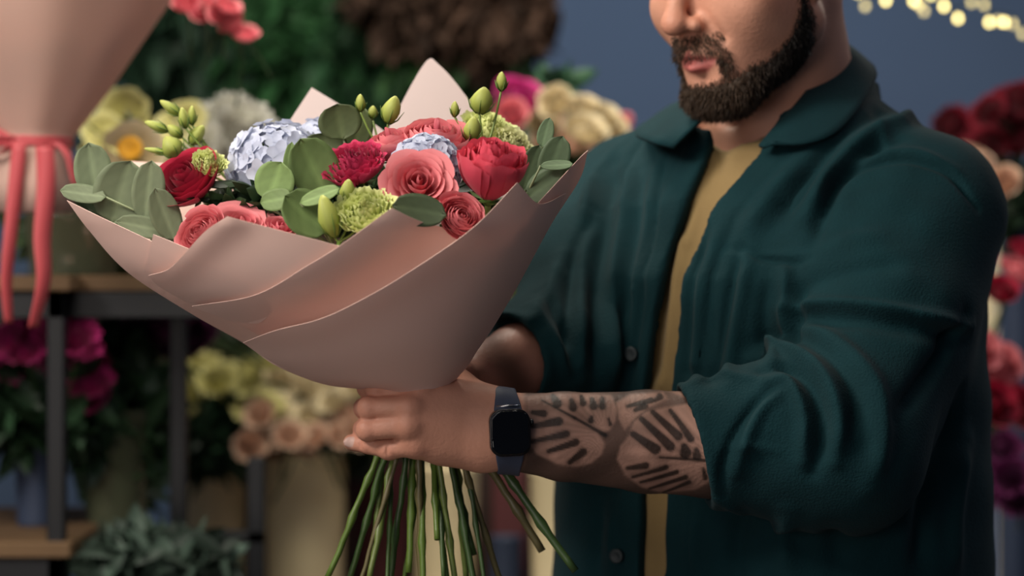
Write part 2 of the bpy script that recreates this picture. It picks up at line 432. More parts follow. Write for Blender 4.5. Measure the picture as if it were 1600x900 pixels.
INK = [(228, 217, 275, 222, 9), (228, 274, 335, 252, 11), (222, 337, 368, 303, 9), (302, 374, 408, 337, 10), (392, 420, 440, 377, 11), (318, 155, 330, 180, 12), (390, 170, 395, 195, 11), (435, 155, 437, 178, 9), (478, 165, 480, 188, 11), (520, 160, 516, 190, 9), (470, 235, 468, 247, 8), (540, 240, 546, 262, 5),
       (270, 170, 400, 237, 3.5), (400, 237, 530, 308, 5), (640, 300, 735, 362, 13), (675, 240, 795, 350, 12), (722, 212, 826, 308, 11), (795, 205, 876, 318, 9), (850, 350, 858, 374, 15), (900, 362, 905, 388, 11), (630, 442, 700, 430, 9), (655, 480, 785, 437, 6.5), (692, 502, 830, 457, 6.5), (735, 530, 870, 478, 6.5), (800, 548, 888, 500, 6), (935, 440, 950, 480, 6), (755, 395, 985, 408, 4.5), (620, 190, 720, 165, 7), (650, 205, 690, 188, 8), (735, 165, 760, 150, 8)]
for k, (vv, qq) in enumerate(parts):
    c = np.tile(SKIN, (len(vv), 1))
    if k == 0:
        h = to_head(vv)
        lip = np.maximum(sm(-rc(np.abs(h*[1, 0, 0])+h*[0, 1, 1], (.0, .106, -.0508), (.023, .0945, -.0565), .0066, .0022), -.0015, .0015),
                         sm(-rc(np.abs(h*[1, 0, 0])+h*[0, 1, 1], (.0, .1055, -.0620), (.021, .094, -.0590), .0088, .0040), -.0015, .0015))
        c = c*(1-lip[:, None])+V(.50, .14, .125)*lip[:, None]
        red = np.exp(-((h[:, 1]-.118)/.02)**2-((h[:, 2]+.018)/.018)**2-(h[:, 0]/.02)**2)*.35
        red = np.maximum(red, .35*sm(np.abs(h[:, 0]), .068, .078)*(h[:, 2] < .05))
        c = c*(1-red[:, None])+V(.50, .15, .09)*red[:, None]
        hx = np.abs(h[:, 0])                                 # stubble where the beard thins out
    if k == 1:
        a, hh = tattoo_local(vv); px = 778+a; py = 672-hh+a*.043
        cx = (px-740)/.3776; cy = (py-560)/.3776
        ld = np.minimum.reduce([poly_sd(cx, cy, L_) for L_ in LEAF])
        sh = .12+.46*sm(-ld, -6, 10)
        n = .07*np.sin(cx*.021+cy*.033)+.05*np.sin(cx*.05-cy*.019+np.sin(cy*.04))
        sh = sh+n*sm(-ld, 0, 20)
        sh = np.where(ld > 0, sh+.10*(.5+.5*np.sin(cx*.02+cy*.03)), sh)
        for bx_, by_, li_ in ((530, 305, 0), (990, 408, 1), (600, 250, 2)):
            an_ = np.arctan2(cy-by_, cx-bx_); sh = sh*(1+.13*np.sin(an_*34+np.hypot(cx-bx_, cy-by_)*.012)*sm(-poly_sd(cx, cy, LEAF[li_]), 0, 25))
        for x0, y0, x1, y1, r in INK:
            ab = V(x1-x0, y1-y0); t = np.clip(((cx-x0)*ab[0]+(cy-y0)*ab[1])/(ab@ab), 0, 1)
            dd = np.hypot(cx-x0-t*ab[0], cy-y0-t*ab[1])-r*(.95+.7*t)
            sh = sh*(1-.25*sm(-dd, -16, 4))*(1-.85*sm(-dd, -4, 4))
        m = sm(px, 808, 822)
        mul = 1-m+m*sh
        c = c*mul[:, None]; g_ = c.mean(1, keepdims=True); c = c*(1-.22*m[:, None])+g_*.22*m[:, None]
        kn = np.zeros(len(vv))
        for js in FING:
            for j in js[:3]: kn = np.maximum(kn, np.exp(-(np.linalg.norm(vv-P(*j), axis=1)/.013)**2))
        c = c*(1-.35*kn[:, None])+V(.55, .17, .11)*.35*kn[:, None]
        nl = sm(-el(vv, P(546, 690, 2.214), (.0068, .0040, .0056)), -.0006, .0006); c = c*(1-nl[:, None])+V(.62, .42, .36)*nl[:, None]
    if k == 2: c = c*V(.34, .33, .36)*(1+.4*np.sin(vv[:, :1]*110+vv[:, 2:]*70))
    cols.append(c)
off = np.cumsum([0]+[len(a[0]) for a in parts])
bv = np.concatenate([a[0] for a in parts]); bq = np.concatenate([a[1]+off[i] for i, a in enumerate(parts)])
man = empty('person', (NB[0], NB[1], 0), 'bearded person in open dark green overshirt and tan tee, holding the large pink bouquet', 'person')
M['skin'] = mat('skin', tuple(SKIN), .5, .35, attr='x', bump=.25, bscale=260, var=.10, vscale=25)
me = npmesh('body', bv, bq); setcol(me, np.concatenate(cols))
body = world_child('body', me, M['skin'], man)
# --- beard: a close shell on the jaw with strands growing from it
def beard_t(h):
    x = np.abs(h[:, 0]); y = h[:, 1]; z = h[:, 2]
    zl = np.interp(y, [-.02, .0, .012, .028, .045, .060, .078, .10], [.035, .03, .012, -.030, -.052, -.066, -.070, -.076])
    m = sm(zl-z, -.004, .012)*sm(y, -.006, .012)
    m = m*sm(y+(-.10-z)*-.0, .006, .022)*np.where(y > .06, 1-sm(y, .06, .075)*sm(z, -.083, -.073)*sm(.022-x, 0, .010)*.95, 1)
    T = .0040+.0035*sm(-z, .03, .08)+.0030*sm(-z, .078, .098)*sm(y, .04, .08)
    t = m*T
    mu = sm(z, -.0530, -.049)*sm(-z, .031, .036)*sm(.033-x, 0, .008)*sm(y, .075, .088)
    mo = sm(x, .022, .027)*sm(.038-x, 0, .008)*sm(-z, .045, .052)*sm(z, -.080, -.070)*sm(y, .07, .08)
    t = np.maximum(t, np.maximum(mu*.0030, mo*.0035))
    under = sm(-z, .095, .104)*sm(.050-y, 0, .02)
    return t*(1-under)
def beard_f(p):
    h = to_head(p); return (head(h)-np.where(True, beard_t(h)-.0012, 0)*1.0)*HS
c0 = from_head((0, .05, -.06)); v5, q5 = nets(beard_f, c0-.115, c0+.115, .0026)
h5 = to_head(v5); keep = beard_t(h5) > .0006
kq = keep[q5].all(1); q5 = q5[kq]
used = np.unique(q5); remap = np.full(len(v5), -1); remap[used] = np.arange(len(used)); v5 = v5[used]; q5 = remap[q5]
n5 = vnormals(v5, q5); rng = np.random.default_rng(5)
h5u = to_head(v5); t5 = beard_t(h5u); hq5 = ((t5 > .0034) & ~((h5u[:, 2] > -.056) & (np.abs(h5u[:, 0]) < .036) & (h5u[:, 1] > .06)))[q5].all(1); jit = rng.normal(0, .0010, len(v5)); vshell = v5+n5*(jit[:, None])-n5*.0015
sv = []; sf = []; ns = 26000
fc = v5[q5].mean(1); pick = rng.integers(0, len(q5), ns)
base = fc[pick]+rng.normal(0, .0013, (ns, 3)); nn = n5[q5[pick, 0]]
hb = to_head(base); tb = beard_t(hb)
down = -HR[2]*.9+HR[1]*.25-HR[0]*np.clip(hb[:, :1]*2, -.2, .2)
dirn = nn*.55+down+rng.normal(0, .28, (ns, 3)); dirn /= np.linalg.norm(dirn, axis=1)[:, None]
mous = (hb[:, 2] > -.0545) & (np.abs(hb[:, 0]) < .034) & (hb[:, 1] > .07)
ln = (.0040+tb*.26)*rng.uniform(.6, 1.3, ns); ln[mous] = np.where(rng.random(mous.sum()) < .8, .0050*rng.uniform(.6, 1.2, mous.sum()), 1e-5)
dirn[mous] = nn[mous]*.5-HR[2]*.7+np.sign(hb[mous, :1])*HR[0]*.45+rng.normal(0, .18, (mous.sum(), 3)); base[mous] += nn[mous]*.0022; dirn /= np.linalg.norm(dirn, axis=1)[:, None]
wd = np.cross(dirn, rng.normal(0, 1, (ns, 3))); wd /= np.linalg.norm(wd, axis=1)[:, None]; wd *= .00032
base = base-nn*(.0005+.0016*sm(tb, .001, .004))[:, None]
mid = base+dirn*ln[:, None]*.6; tip = base+dirn*ln[:, None]+down*(.2*ln[:, None])
S = np.stack([base-wd, base+wd, mid+wd*.8, mid-wd*.8, tip, tip+wd*.05], 1).reshape(-1, 3); i0 = np.arange(ns)[:, None]*6
SF = np.concatenate([i0+[0, 1, 2, 3], i0+[3, 2, 5, 4]])
bvv = np.concatenate([vshell, S]); bqq = np.concatenate([q5[hq5], SF+len(vshell)])
chinm = np.exp(-((to_head(bvv)[:, 1]-.10)/.035)**2)[:, None]
bc = V(.006, .005, .005)*(1-chinm)+V(.045, .028, .018)*chinm
bc = bc*np.concatenate([np.ones(len(vshell)), np.repeat(rng.uniform(.5, 1.7, ns), 6)])[:, None]
M['beard'] = mat('beard_hair', (.03, .02, .015), .6, .2, attr='x')
me = npmesh('beard', bvv, bqq); setcol(me, bc); tag(world_child('beard', me, M['beard'], man), 'full dark brown beard, lighter at the chin')
# --- hair, above the frame: short cap with sideburns
def hair_f(p):
    h = to_head(p); y = h[:, 1]; z = h[:, 2]
    zl = np.interp(y, [-.10, -.05, -.02, .005, .02, .03, .06, .09], [-.04, -.03, -.005, .012, .005, .06, .085, .10])
    return (head(h)-(.010*sm(z-zl, -.006, .012)-.0015))*HS
c0 = from_head((0, -.01, .05)); v6, q6 = nets(hair_f, c0-.14, c0+.14, .004)
h6 = to_head(v6); zl = np.interp(h6[:, 1], [-.10, -.05, -.02, .005, .02, .03, .06, .09], [-.04, -.03, -.005, .012, .005, .06, .085, .10])
ear = (np.abs(h6[:, 0]) > .075) & (np.abs(h6[:, 1]+.01) < .022) & (h6[:, 2] < .04)
kq = ((h6[:, 2] > zl) & ~ear)[q6].all(1); q6 = q6[kq]
v6 += np.random.default_rng(1).normal(0, .0009, v6.shape)
world_child('hair', npmesh('hair', v6, q6), M['beard'], man)
# --- brows
mb = MB()
for s in (-1, 1):
    pts = [from_head((s*a, b, c)) for a, b, c in ((.012, .104, .042), (.028, .101, .049), (.044, .084, .050), (.053, .073, .044))]
    vv, ff = tube(smooth_line(pts), [.002]+[.0036]*15+[.002]*3); mb.add(vv, ff, np.tile(V(.02, .013, .01), (len(vv), 1)))
world_child('eyebrow', mb.mesh('eyebrow'), M['beard'], man)
# ------------------------------------------------------------------ clothes
M['jacket'] = mat('green_wool_cloth', (.0034, .027, .033), .85, .15, sheen=.03, bump=.5, bscale=420, var=.12, vscale=30)
M['tee'] = mat('tan_cotton', (.27, .185, .080), .85, .15, sheen=.1, bump=.35, bscale=500, var=.06, vscale=40)
def upper_arm_l(p):
    m1 = S_L*.52+E_L*.48+V(.0, .012, .012)
    return smin(rc(p, S_L, m1, .074, .091), rc(p, m1, E_L, .091, .082), .03)
C_L = P(1083, 693, 2.238); C_R = P(800, 568, 2.36)
def fore_l(p):
    return smin(limb(p, [E_L, C_L], [(.080, .078), (.0615, .060)], fup), rc(p, P(1215, 640, 2.225), P(1290, 640, 2.23), .048, .06), .03)
def arm_l_full(p):
    d = smin(upper_arm_l(p), fore_l(p), .035)
    ax = unit(E_L-C_L); nrm = unit(ax+fup*.30)
    d = np.maximum(d, -((p-C_L)@nrm))
    hole = np.maximum(limb(p, [W_L, C_L, C_L+ax*.05], [(.036, .03), (.0525, .050), (.053, .050)], fup), (p-C_L)@nrm-.03)
    return ssub(d, hole, .003)
def upper_arm_r(p): return smin(rc(p, S_R, S_R*.5+E_R*.5+V(-.006, 0, -.0), .070, .076), rc(p, S_R*.5+E_R*.5, E_R, .078, .070), .03)
def arm_r_full(p):
    d = smin(upper_arm_r(p), rc(p, E_R, C_R, .070, .056), .03)
    ax = unit(C_R-E_R); d = np.maximum(d, (p-C_R)@ax-.012)
    return ssub(d, np.maximum(rc(p, E_R, C_R+ax*.05, .047, .047), -((p-C_R)@ax)-.01), .003)
# edges of the open front, as side offsets from the middle of the chest against height
LE = np.array([(P(x, y, Y)-NB) @ SL for x, y, Y in ((1094, 185, 2.40), (1064, 255, 2.37), (1032, 380, 2.355), (1003, 560, 2.36), (993, 640, 2.36), (990, 780, 2.36), (985, 900, 2.36), (980, 1100, 2.36))])
LZ = np.array([P(x, y, Y)[2] for x, y, Y in ((1094, 185, 2.40), (1064, 255, 2.37), (1032, 380, 2.355), (1003, 560, 2.36), (993, 640, 2.36), (990, 780, 2.36), (985, 900, 2.36), (980, 1100, 2.36))])
RP = ((1200, 190, 2.37), (1178, 235, 2.36), (1108, 330, 2.35), (1070, 420, 2.345), (1053, 600, 2.35), (1044, 780, 2.35), (1036, 900, 2.35), (1036, 1100, 2.35))
RE = np.array([(P(*a)-NB) @ SL for a in RP]); RZ = np.array([P(*a)[2] for a in RP])
def opening(p, g=0.):
    z = p[:, 2]; s = (p-NB)@SL; d = (p-NB)@DF
    l = np.interp(z, LZ[::-1], LE[::-1]); r = np.interp(z, RZ[::-1], RE[::-1])
    return np.maximum(np.maximum(l-s, s-r)*.8, .03-d)+g
def neckhole(p, r=.085, up=0.): return rc(p, NB+V(0, 0, -.02)+DF*.012, NB+DF*.035+V(0, 0, .14), r*.93, r*1.3)
def jacket_base(p):
    d = torso(p, .012)
    d = smin(d, smin(upper_arm_l(p), upper_arm_r(p), .01), .028)
    d = np.minimum(d, np.minimum(arm_l_full(p), arm_r_full(p)))
    d = np.maximum(d, .78-p[:, 2])
    # arm cuts must stay open
    return d
def pocket(p):
    z = p[:, 2]; s = (p-NB)@SL
    return np.maximum(np.maximum(P(0, 640, 2.33)[2]-z, z-P(0, 395, 2.33)[2]), np.maximum(((P(1135, 480, 2.33)-NB)@SL)-s, s-((P(1262, 480, 2.30)-NB)@SL)))
def jacket_f(p):
    t = torso(p, .012)
    t = smin(t, smin(upper_arm_l(p), upper_arm_r(p), .01), .028)
    t = np.minimum(t, torso(p, .0155)+np.maximum(0, pocket(p))*3)        # patch pocket
    z = p[:, 2]; s = (p-NB)@SL; l = np.interp(z, LZ[::-1], LE[::-1]); r = np.interp(z, RZ[::-1], RE[::-1])
    band = np.maximum(0, np.maximum(l-.030-s, s-r-.030)); 
    t = np.minimum(t, torso(p, .0150)+band*3)                            # plackets
    t = ssub(t, opening(p), .004)
    t = ssub(t, neckhole(p, .090), .008)
    t = ssub(t, torso(p, -.001), .001)                                    # hollow
    t = np.maximum(t, .78-z)
    d = np.minimum(t, np.minimum(arm_l_full(p), arm_r_full(p)))
    return d
vj, qj = nets(jacket_f, (-.02, 2.12, .76), (.58, 2.78, 1.58), .0035, lip=1.6)
def base_vis(p): return np.minimum(smin(torso(p, .014), smin(upper_arm_l(p), upper_arm_r(p), .01), .028), np.minimum(arm_l_full(p), arm_r_full(p)))
FOLDS = [ # polyline in frame points, height (m), half width (m)
    ([(1288, 330), (1300, 290), (1340, 262), (1390, 248), (1440, 250), (1490, 272), (1530, 325)], -.0055, .005),
    ([(1282, 345), (1292, 285), (1335, 250), (1390, 236), (1440, 238), (1495, 262)], .0035, .007),
    ([(1425, 185), (1370, 205), (1325, 240), (1290, 280), (1255, 335)], .009, .011),
    ([(1405, 215), (1360, 232), (1318, 268), (1290, 320), (1270, 380)], -.008, .009),
    ([(1385, 165), (1330, 195), (1290, 235), (1240, 310), (1215, 350)], -.007, .011),
    ([(1390, 240), (1385, 215), (1370, 195)], .003, .006),
    ([(1218, 483), (1270, 474), (1340, 477), (1420, 490), (1520, 512)], .0075, .008),
    ([(1210, 505), (1270, 497), (1340, 498), (1420, 512), (1510, 530)], -.0065, .012),
    ([(1225, 470), (1275, 440), (1350, 420), (1430, 410)], -.004, .012),
    ([(1270, 400), (1330, 375), (1400, 360)], .0035, .014),
    ([(1178, 562), (1222, 548), (1262, 562), (1295, 600), (1312, 660), (1305, 720)], .0085, .008),
    ([(1190, 578), (1226, 570), (1255, 590), (1278, 630), (1285, 690), (1270, 740)], -.0075, .007),
    ([(1195, 596), (1225, 592), (1245, 615), (1258, 660), (1255, 720)], .007, .007),
    ([(1178, 540), (1230, 520), (1290, 545), (1335, 610), (1345, 690)], -.007, .010),
    ([(1220, 500), (1300, 530), (1365, 600), (1380, 680), (1360, 760)], .006, .012),
    ([(1208, 605), (1175, 635), (1148, 680), (1130, 730), (1130, 775)], -.0055, .005),
    ([(1220, 612), (1190, 640), (1165, 690), (1150, 740)], .005, .006),
    ([(1070, 604), (1130, 592), (1190, 588)], .003, .006),
    ([(1130, 700), (1175, 698), (1215, 706)], .003, .005),
    ([(1510, 490), (1480, 545), (1440, 600), (1400, 650)], -.008, .010),
    ([(1155, 386), (1190, 402), (1235, 410), (1268, 402)], -.006, .005),
    ([(1155, 392), (1140, 470), (1122, 560), (1110, 600)], -.0055, .006),
    ([(1172, 395), (1158, 480), (1145, 560), (1140, 600)], .006, .009),
    ([(1205, 425), (1195, 480), (1190, 560)], -.006, .009),
    ([(1225, 415), (1228, 460), (1222, 520), (1205, 570)], .007, .008),
    ([(1248, 425), (1245, 480), (1225, 540)], -.006, .009),
    ([(1130, 340), (1105, 420), (1092, 500), (1085, 600)], .004, .010),
    ([(1105, 360), (1085, 440), (1075, 540), (1072, 600)], -.004, .006),
    ([(1260, 250), (1215, 290), (1180, 340), (1160, 380)], .006, .014),
    ([(1290, 235), (1235, 300), (1200, 350)], -.004, .012),
    ([(1040, 240), (1025, 330), (1005, 450), (985, 600)], -.0035, .0035),
    ([(1030, 235), (1012, 330), (992, 450), (972, 600)], .003, .006),
    ([(990, 245), (975, 330), (962, 430), (955, 600)], .0065, .010),
    ([(1005, 260), (990, 350), (978, 470), (970, 590)], -.004, .008),
    ([(960, 255), (945, 330), (935, 430), (930, 600)], -.0065, .010),
    ([(935, 270), (915, 340), (905, 430), (902, 600)], .0060, .010),
    ([(925, 330), (905, 380), (893, 440), (890, 560)], -.008, .009),
    ([(985, 212), (960, 235), (930, 280), (912, 330)], .004, .010),
    ([(1010, 205), (985, 235), (960, 300)], -.005, .010),
    ([(880, 400), (860, 450), (830, 500), (800, 530)], .005, .010),
    ([(845, 455), (870, 490), (895, 540), (900, 580)], -.006, .009),
    ([(830, 480), (855, 515), (880, 560), (890, 600)], .005, .009),
    ([(815, 505), (838, 545), (855, 590)], -.004, .006),
    ([(1120, 780), (1180, 812), (1240, 822)], .004, .006),
    ([(1230, 800), (1225, 840), (1235, 900)], .006, .012),
    ([(1160, 800), (1150, 850), (1155, 900)], -.006, .012),
    ([(1090, 790), (1085, 840), (1085, 900)], .005, .010),
    ([(1300, 830), (1310, 870), (1310, 900)], -.006, .014),
    ([(1500, 620), (1490, 680), (1450, 780), (1440, 900)], -.008, .014),
    ([(1515, 690), (1500, 760), (1490, 900)], .007, .014),
    ([(960, 790), (955, 850), (955, 900)], .005, .010), ([(935, 780), (930, 850), (930, 900)], -.005, .010)]
nj = vnormals(vj, qj); disp = np.zeros(len(vj))
front = nj@V(0, -1, 0) > -.25
for pl, amp, wdt in FOLDS:
    h3 = hit(smooth_line([V(a, b) for a, b in pl], 3), base_vis)
    wdt *= .85; amp *= 1.45; d = polydist(vj, h3); n_ = len(h3); ta = np.minimum(np.linalg.norm(vj-h3[0], axis=1), np.linalg.norm(vj-h3[-1], axis=1))
    disp += amp*np.exp(-(d/wdt)**2)*(.35+.65*sm(ta, 0, .03))
x, y, z = vj.T
disp += .0014*np.sin(38*x+21*z+3*np.sin(17*z+9*y))+.0009*np.sin(71*z-33*x+2*np.sin(40*x))
vj = vj+nj*disp[:, None]*front[:, None]
vj = relax(vj, qj, 1, .4)
jk = world_child('overshirt', npmesh('overshirt', vj, qj), M['jacket'], man); tag(jk, 'open dark green overshirt with rolled sleeves')
# collar: two leaves and the band behind the neck
def patch(rows, nu=6, nv=4, thick=.004):
    rows = [smooth_line([P(*c) for c in r], nu) for r in rows]; cols_ = np.array(rows)
    g = np.array([smooth_line(list(cols_[:, j]), nv) for j in range(cols_.shape[1])])   # (u, v, 3)
    return sheet(g, thick)
def sheet(g, thick):
    a, b, _ = g.shape
    n = np.cross(np.gradient(g, axis=0), np.gradient(g, axis=1)); n /= np.linalg.norm(n, axis=2)[..., None]+1e-12
    vv = np.concatenate([(g+n*thick/2).reshape(-1, 3), (g-n*thick/2).reshape(-1, 3)]); N = a*b; ff = []
    for i in range(a-1):
        for j in range(b-1):
            k = i*b+j; ff += [(k, k+1, k+b+1, k+b), (N+k, N+k+b, N+k+b+1, N+k+1)]
    rim = [i*b for i in range(a)]+[(a-1)*b+j for j in range(1, b)]+[i*b+b-1 for i in range(a-2, -1, -1)]+[j for j in range(b-2, 0, -1)]
    for k in range(len(rim)):
        p0, p1 = rim[k], rim[(k+1) % len(rim)]; ff.append((p0, p1, N+p1, N+p0))
    return vv, ff
mb = MB()
inner = [(1186, 229, 2.352), (1212, 197, 2.365), (1242, 165, 2.385), (1276, 120, 2.42), (1296, 78, 2.46), (1300, 56, 2.50), (1285, 50, 2.54), (1250, 60, 2.570), (1200, 90, 2.58), (1150, 130, 2.565), (1110, 160, 2.52)]
midr = [(1195, 229, 2.345), (1232, 208, 2.352), (1270, 176, 2.370), (1312, 138, 2.40), (1338, 102, 2.44), (1338, 84, 2.49), (1322, 74, 2.55), (1270, 85, 2.60), (1200, 110, 2.61), (1130, 150, 2.60), (1090, 175, 2.54)]
outer = [(1204, 222, 2.343), (1252, 226, 2.340), (1304, 209, 2.350), (1345, 166, 2.385), (1364, 133, 2.43), (1368, 114, 2.475), (1352, 98, 2.55), (1290, 105, 2.62), (1200, 130, 2.64), (1110, 170, 2.62), (1070, 190, 2.56)]
vv, ff = patch([inner, midr, outer]); mb.add(vv, ff)
vv, ff = patch([[(1097, 186, 2.385), (1085, 176, 2.42), (1070, 164, 2.47), (1085, 150, 2.54)],
                [(1078, 205, 2.382), (1058, 194, 2.41), (1038, 183, 2.46), (1050, 165, 2.56)],
                [(1052, 232, 2.385), (1018, 222, 2.40), (992, 208, 2.46), (1020, 185, 2.58)]]); mb.add(vv, ff)
tag(world_child('collar', mb.mesh('collar'), M['jacket'], man), 'turned-down shirt collar')
M['button'] = mat('dark_button', (.012, .022, .026), .5, .4)
for x, y in ((988, 553), (966, 868)):
    c = hit([(x, y)], base_vis)[0]; R = frame_to(V(-.35, -.9, 0))
    lv, lf = lathe([(.0, .0015), (.004, .0018), (.0065, .0028), (.0075, .002), (.0078, 0), (.0075, -.002), (0, -.002)], 20)
    mb = MB().add(np.array(lv)@R.T+c+V(-.002, -.005, 0), lf); world_child('button', mb.mesh('button'), M['button'], man)
# --- tee
def tee_f(p):
    d = torso(p, -.006)
    nh = el(p, NB+DF*.05+V(0, 0, .056), (1, 1, 1), np.stack([SL/.085, DF/.095, UP/.070]))*.07
    d = ssub(d, nh, .003); rib = np.maximum(np.abs(nh-.008)-.008, np.abs(torso(p, -.006))-.0022)
    d = np.minimum(d, rib)
    return np.maximum(d, .80-p[:, 2])
vt, qt = nets(tee_f, (-.02, 2.2, .78), (.56, 2.8, 1.56), .005)
nt_ = vnormals(vt, qt); dd = np.zeros(len(vt))
for pl, amp, wdt in [([(1105, 250), (1080, 330), (1060, 420), (1040, 600)], .006, .009), ([(1085, 260), (1060, 340), (1040, 450), (1022, 600)], -.006, .008), ([(1130, 235), (1095, 300), (1070, 360)], -.005, .010),
                     ([(1025, 600), (1020, 700), (1015, 900)], .007, .012), ([(1000, 760), (998, 900)], -.006, .01), ([(1120, 200), (1108, 250), (1078, 380)], .004, .007)]:
    h3 = hit(smooth_line([V(a, b) for a, b in pl], 3), lambda p: torso(p, -.006)); dd += amp*np.exp(-(polydist(vt, h3)/wdt)**2)
world_child('t_shirt', npmesh('t_shirt', vt+nt_*dd[:, None], qt), M['tee'], man)
# --- trousers and shoes, below the frame
M['trouser'] = mat('dark_trousers', (.02, .024, .035), .9)
def trous(p):
    d = np.maximum(torso(p, .0)*1., np.maximum(p[:, 2]-.9, .82-p[:, 2]))
    for s in (-1, 1):
        hip = NB+SL*s*.10; hip[2] = .86; kn = hip+DF*.02; kn[2] = .48; an = hip-DF*.0; an[2] = .07
        d = smin(d, smin(rc(p, hip, kn, .11, .08), rc(p, kn, an, .08, .07), .02), .03)
    return np.maximum(d, .03-p[:, 2])
vv, qq = nets(trous, (-.05, 2.1, .0), (.65, 2.85, .95), .012); world_child('trousers', npmesh('trousers', vv, qq), M['trouser'], man)
for s in (-1, 1):
    a = NB+SL*s*.10; a[2] = .05
    f = lambda p: np.maximum(smin(rc(p, a-DF*.05, a+DF*.16-V(0, 0, .01), .05, .042), rc(p, a, a+V(0, 0, .06), .05, .045), .02), .001-p[:, 2])
    vv, qq = nets(f, a-.3, a+.3, .008); world_child('shoe', npmesh('shoe', vv, qq), M['button'], man)
for o_ in list(man.children):               # collar and buttons are sewn to the overshirt
    if o_.name.split('.')[0] in ('collar', 'button'): o_.parent = jk
# ------------------------------------------------------------------ the watch on the near wrist
wc = P(791, 668, 2.2165); wt = empty('smartwatch', wc, 'black square smartwatch on a slate blue strap around the wrist', 'watch')
wax = unit(fax+fup*.10); wup = unit(UP-(UP@wax)*wax); wout = unit(np.cross(wax, wup)); wout = wout if wout[1] < 0 else -wout
W0 = W_L+fax*.008
def wl(p): q_ = p-W0; return np.stack([q_@wax, q_@wup, q_@wout], 1)
armf = lambda p: limb(p, [P(760, 672, 2.214), W_L, P(880, 682, 2.225)], [(.036, .026), (.036, .027), (.042, .034)], fup)
def strap(p):
    l = wl(p); d = np.abs(armf(p)-.0016)-.0016
    wdt = .0135-.003*sm(np.abs(l[:, 1]), .02, .04)+.0
    return np.maximum(d, np.abs(l[:, 0])-wdt)
vv, qq = nets(strap, W0-.06, W0+.06, .0011)
M['strap'] = mat('slate_blue_strap', (.045, .058, .10), .55, .4); M['case'] = mat('black_metal', (.008, .008, .01), .25, .6, metal=.4)
M['glass'] = mat('black_glass', (.002, .002, .0025), .06, .6)
tag(world_child('strap', npmesh('strap', vv, qq), M['strap'], wt), 'slate blue rubber strap')
def rbox(l, c, b, r): 
    q_ = np.abs(l-np.array(c))-(np.array(b)-r); return np.linalg.norm(np.maximum(q_, 0), axis=1)+np.minimum(q_.max(1), 0)-r
def case(p): return np.maximum(rbox(wl(p), (0, 0, .0315), (.0182, .0212, .02), .0105), np.abs(wl(p)[:, 2]-.0315)-.0058)-.0012
vv, qq = nets(case, W0-.07, W0+.07, .0010); world_child('case', npmesh('case', vv, qq), M['case'], wt)
def scr(p): l = wl(p); return np.maximum(rbox(l, (0, 0, .0315), (.0172, .0202, .02), .0095), np.abs(l[:, 2]-.0380)-.0010)-.0006
vv, qq = nets(scr, W0-.07, W0+.07, .0009); world_child('screen', npmesh('screen', vv, qq), M['glass'], wt)
M['steel'] = mat('steel', (.5, .5, .52), .25, metal=1)
cr = W0+wax*.0200+wup*.0085+wout*.032; vv, ff = tube([cr, cr+wax*.003], .0035, 14); world_child('crown', MB().add(vv, ff).mesh('crown'), M['case'], wt)
bar = [W0+wup*.0248+wout*.0255+wax*k for k in (-.011, .011)]; vv, ff = tube(bar, .0012, 8); world_child('lug', MB().add(vv, ff).mesh('lug'), M['steel'], wt)

case_ = [o_ for o_ in wt.children if o_.name == 'case'][0]
for o_ in list(wt.children):
    if o_.name in ('screen', 'crown', 'lug'): o_.parent = case_
# ------------------------------------------------------------------ the bouquet: wrapping paper
M['paper'] = mat('blush_paper', (.86, .62, .545), .6, .25, transl=.16, transp=.03, bump=.04, bscale=12)
M['paper_back'] = mat('pale_paper', (.78, .66, .64), .6, .2, transl=.35, bump=.04, bscale=12)
LEFT = np.array([(600, 611), (500, 598), (430, 570), (380, 535), (300, 490), (200, 425), (140, 360), (104, 312), (85, 250), (75, 150), (70, 50)], float)
RIGHT = np.array([(700, 611), (725, 580), (745, 548), (770, 510), (812, 440), (862, 350), (918, 235), (940, 150), (950, 50)], float)
LEFT = smooth_line([V(*c) for c in LEFT], 5); RIGHT = smooth_line([V(*c) for c in RIGHT], 5)
RT = smooth_line([V(*c) for c in ((-640, .03), (-612, .050), (-590, .075), (-540, .115), (-450, .155), (-350, .175), (-250, .185), (-100, .19))], 6)
def cone_y(x, y, side=-1):
    xl = np.interp(-y, -LEFT[:, 1], LEFT[:, 0]); xr = np.interp(-y, -RIGHT[:, 1], RIGHT[:, 0])
    u = np.clip((x-(xl+xr)/2)/((xr-xl)/2+6), -1, 1)
    R = np.interp(-y, RT[:, 0], RT[:, 1])
    mid = np.interp(-y, [-612, -350, -100], [2.245, 2.215, 2.23])
    return mid+side*R*np.sqrt(1-.97*u*u)
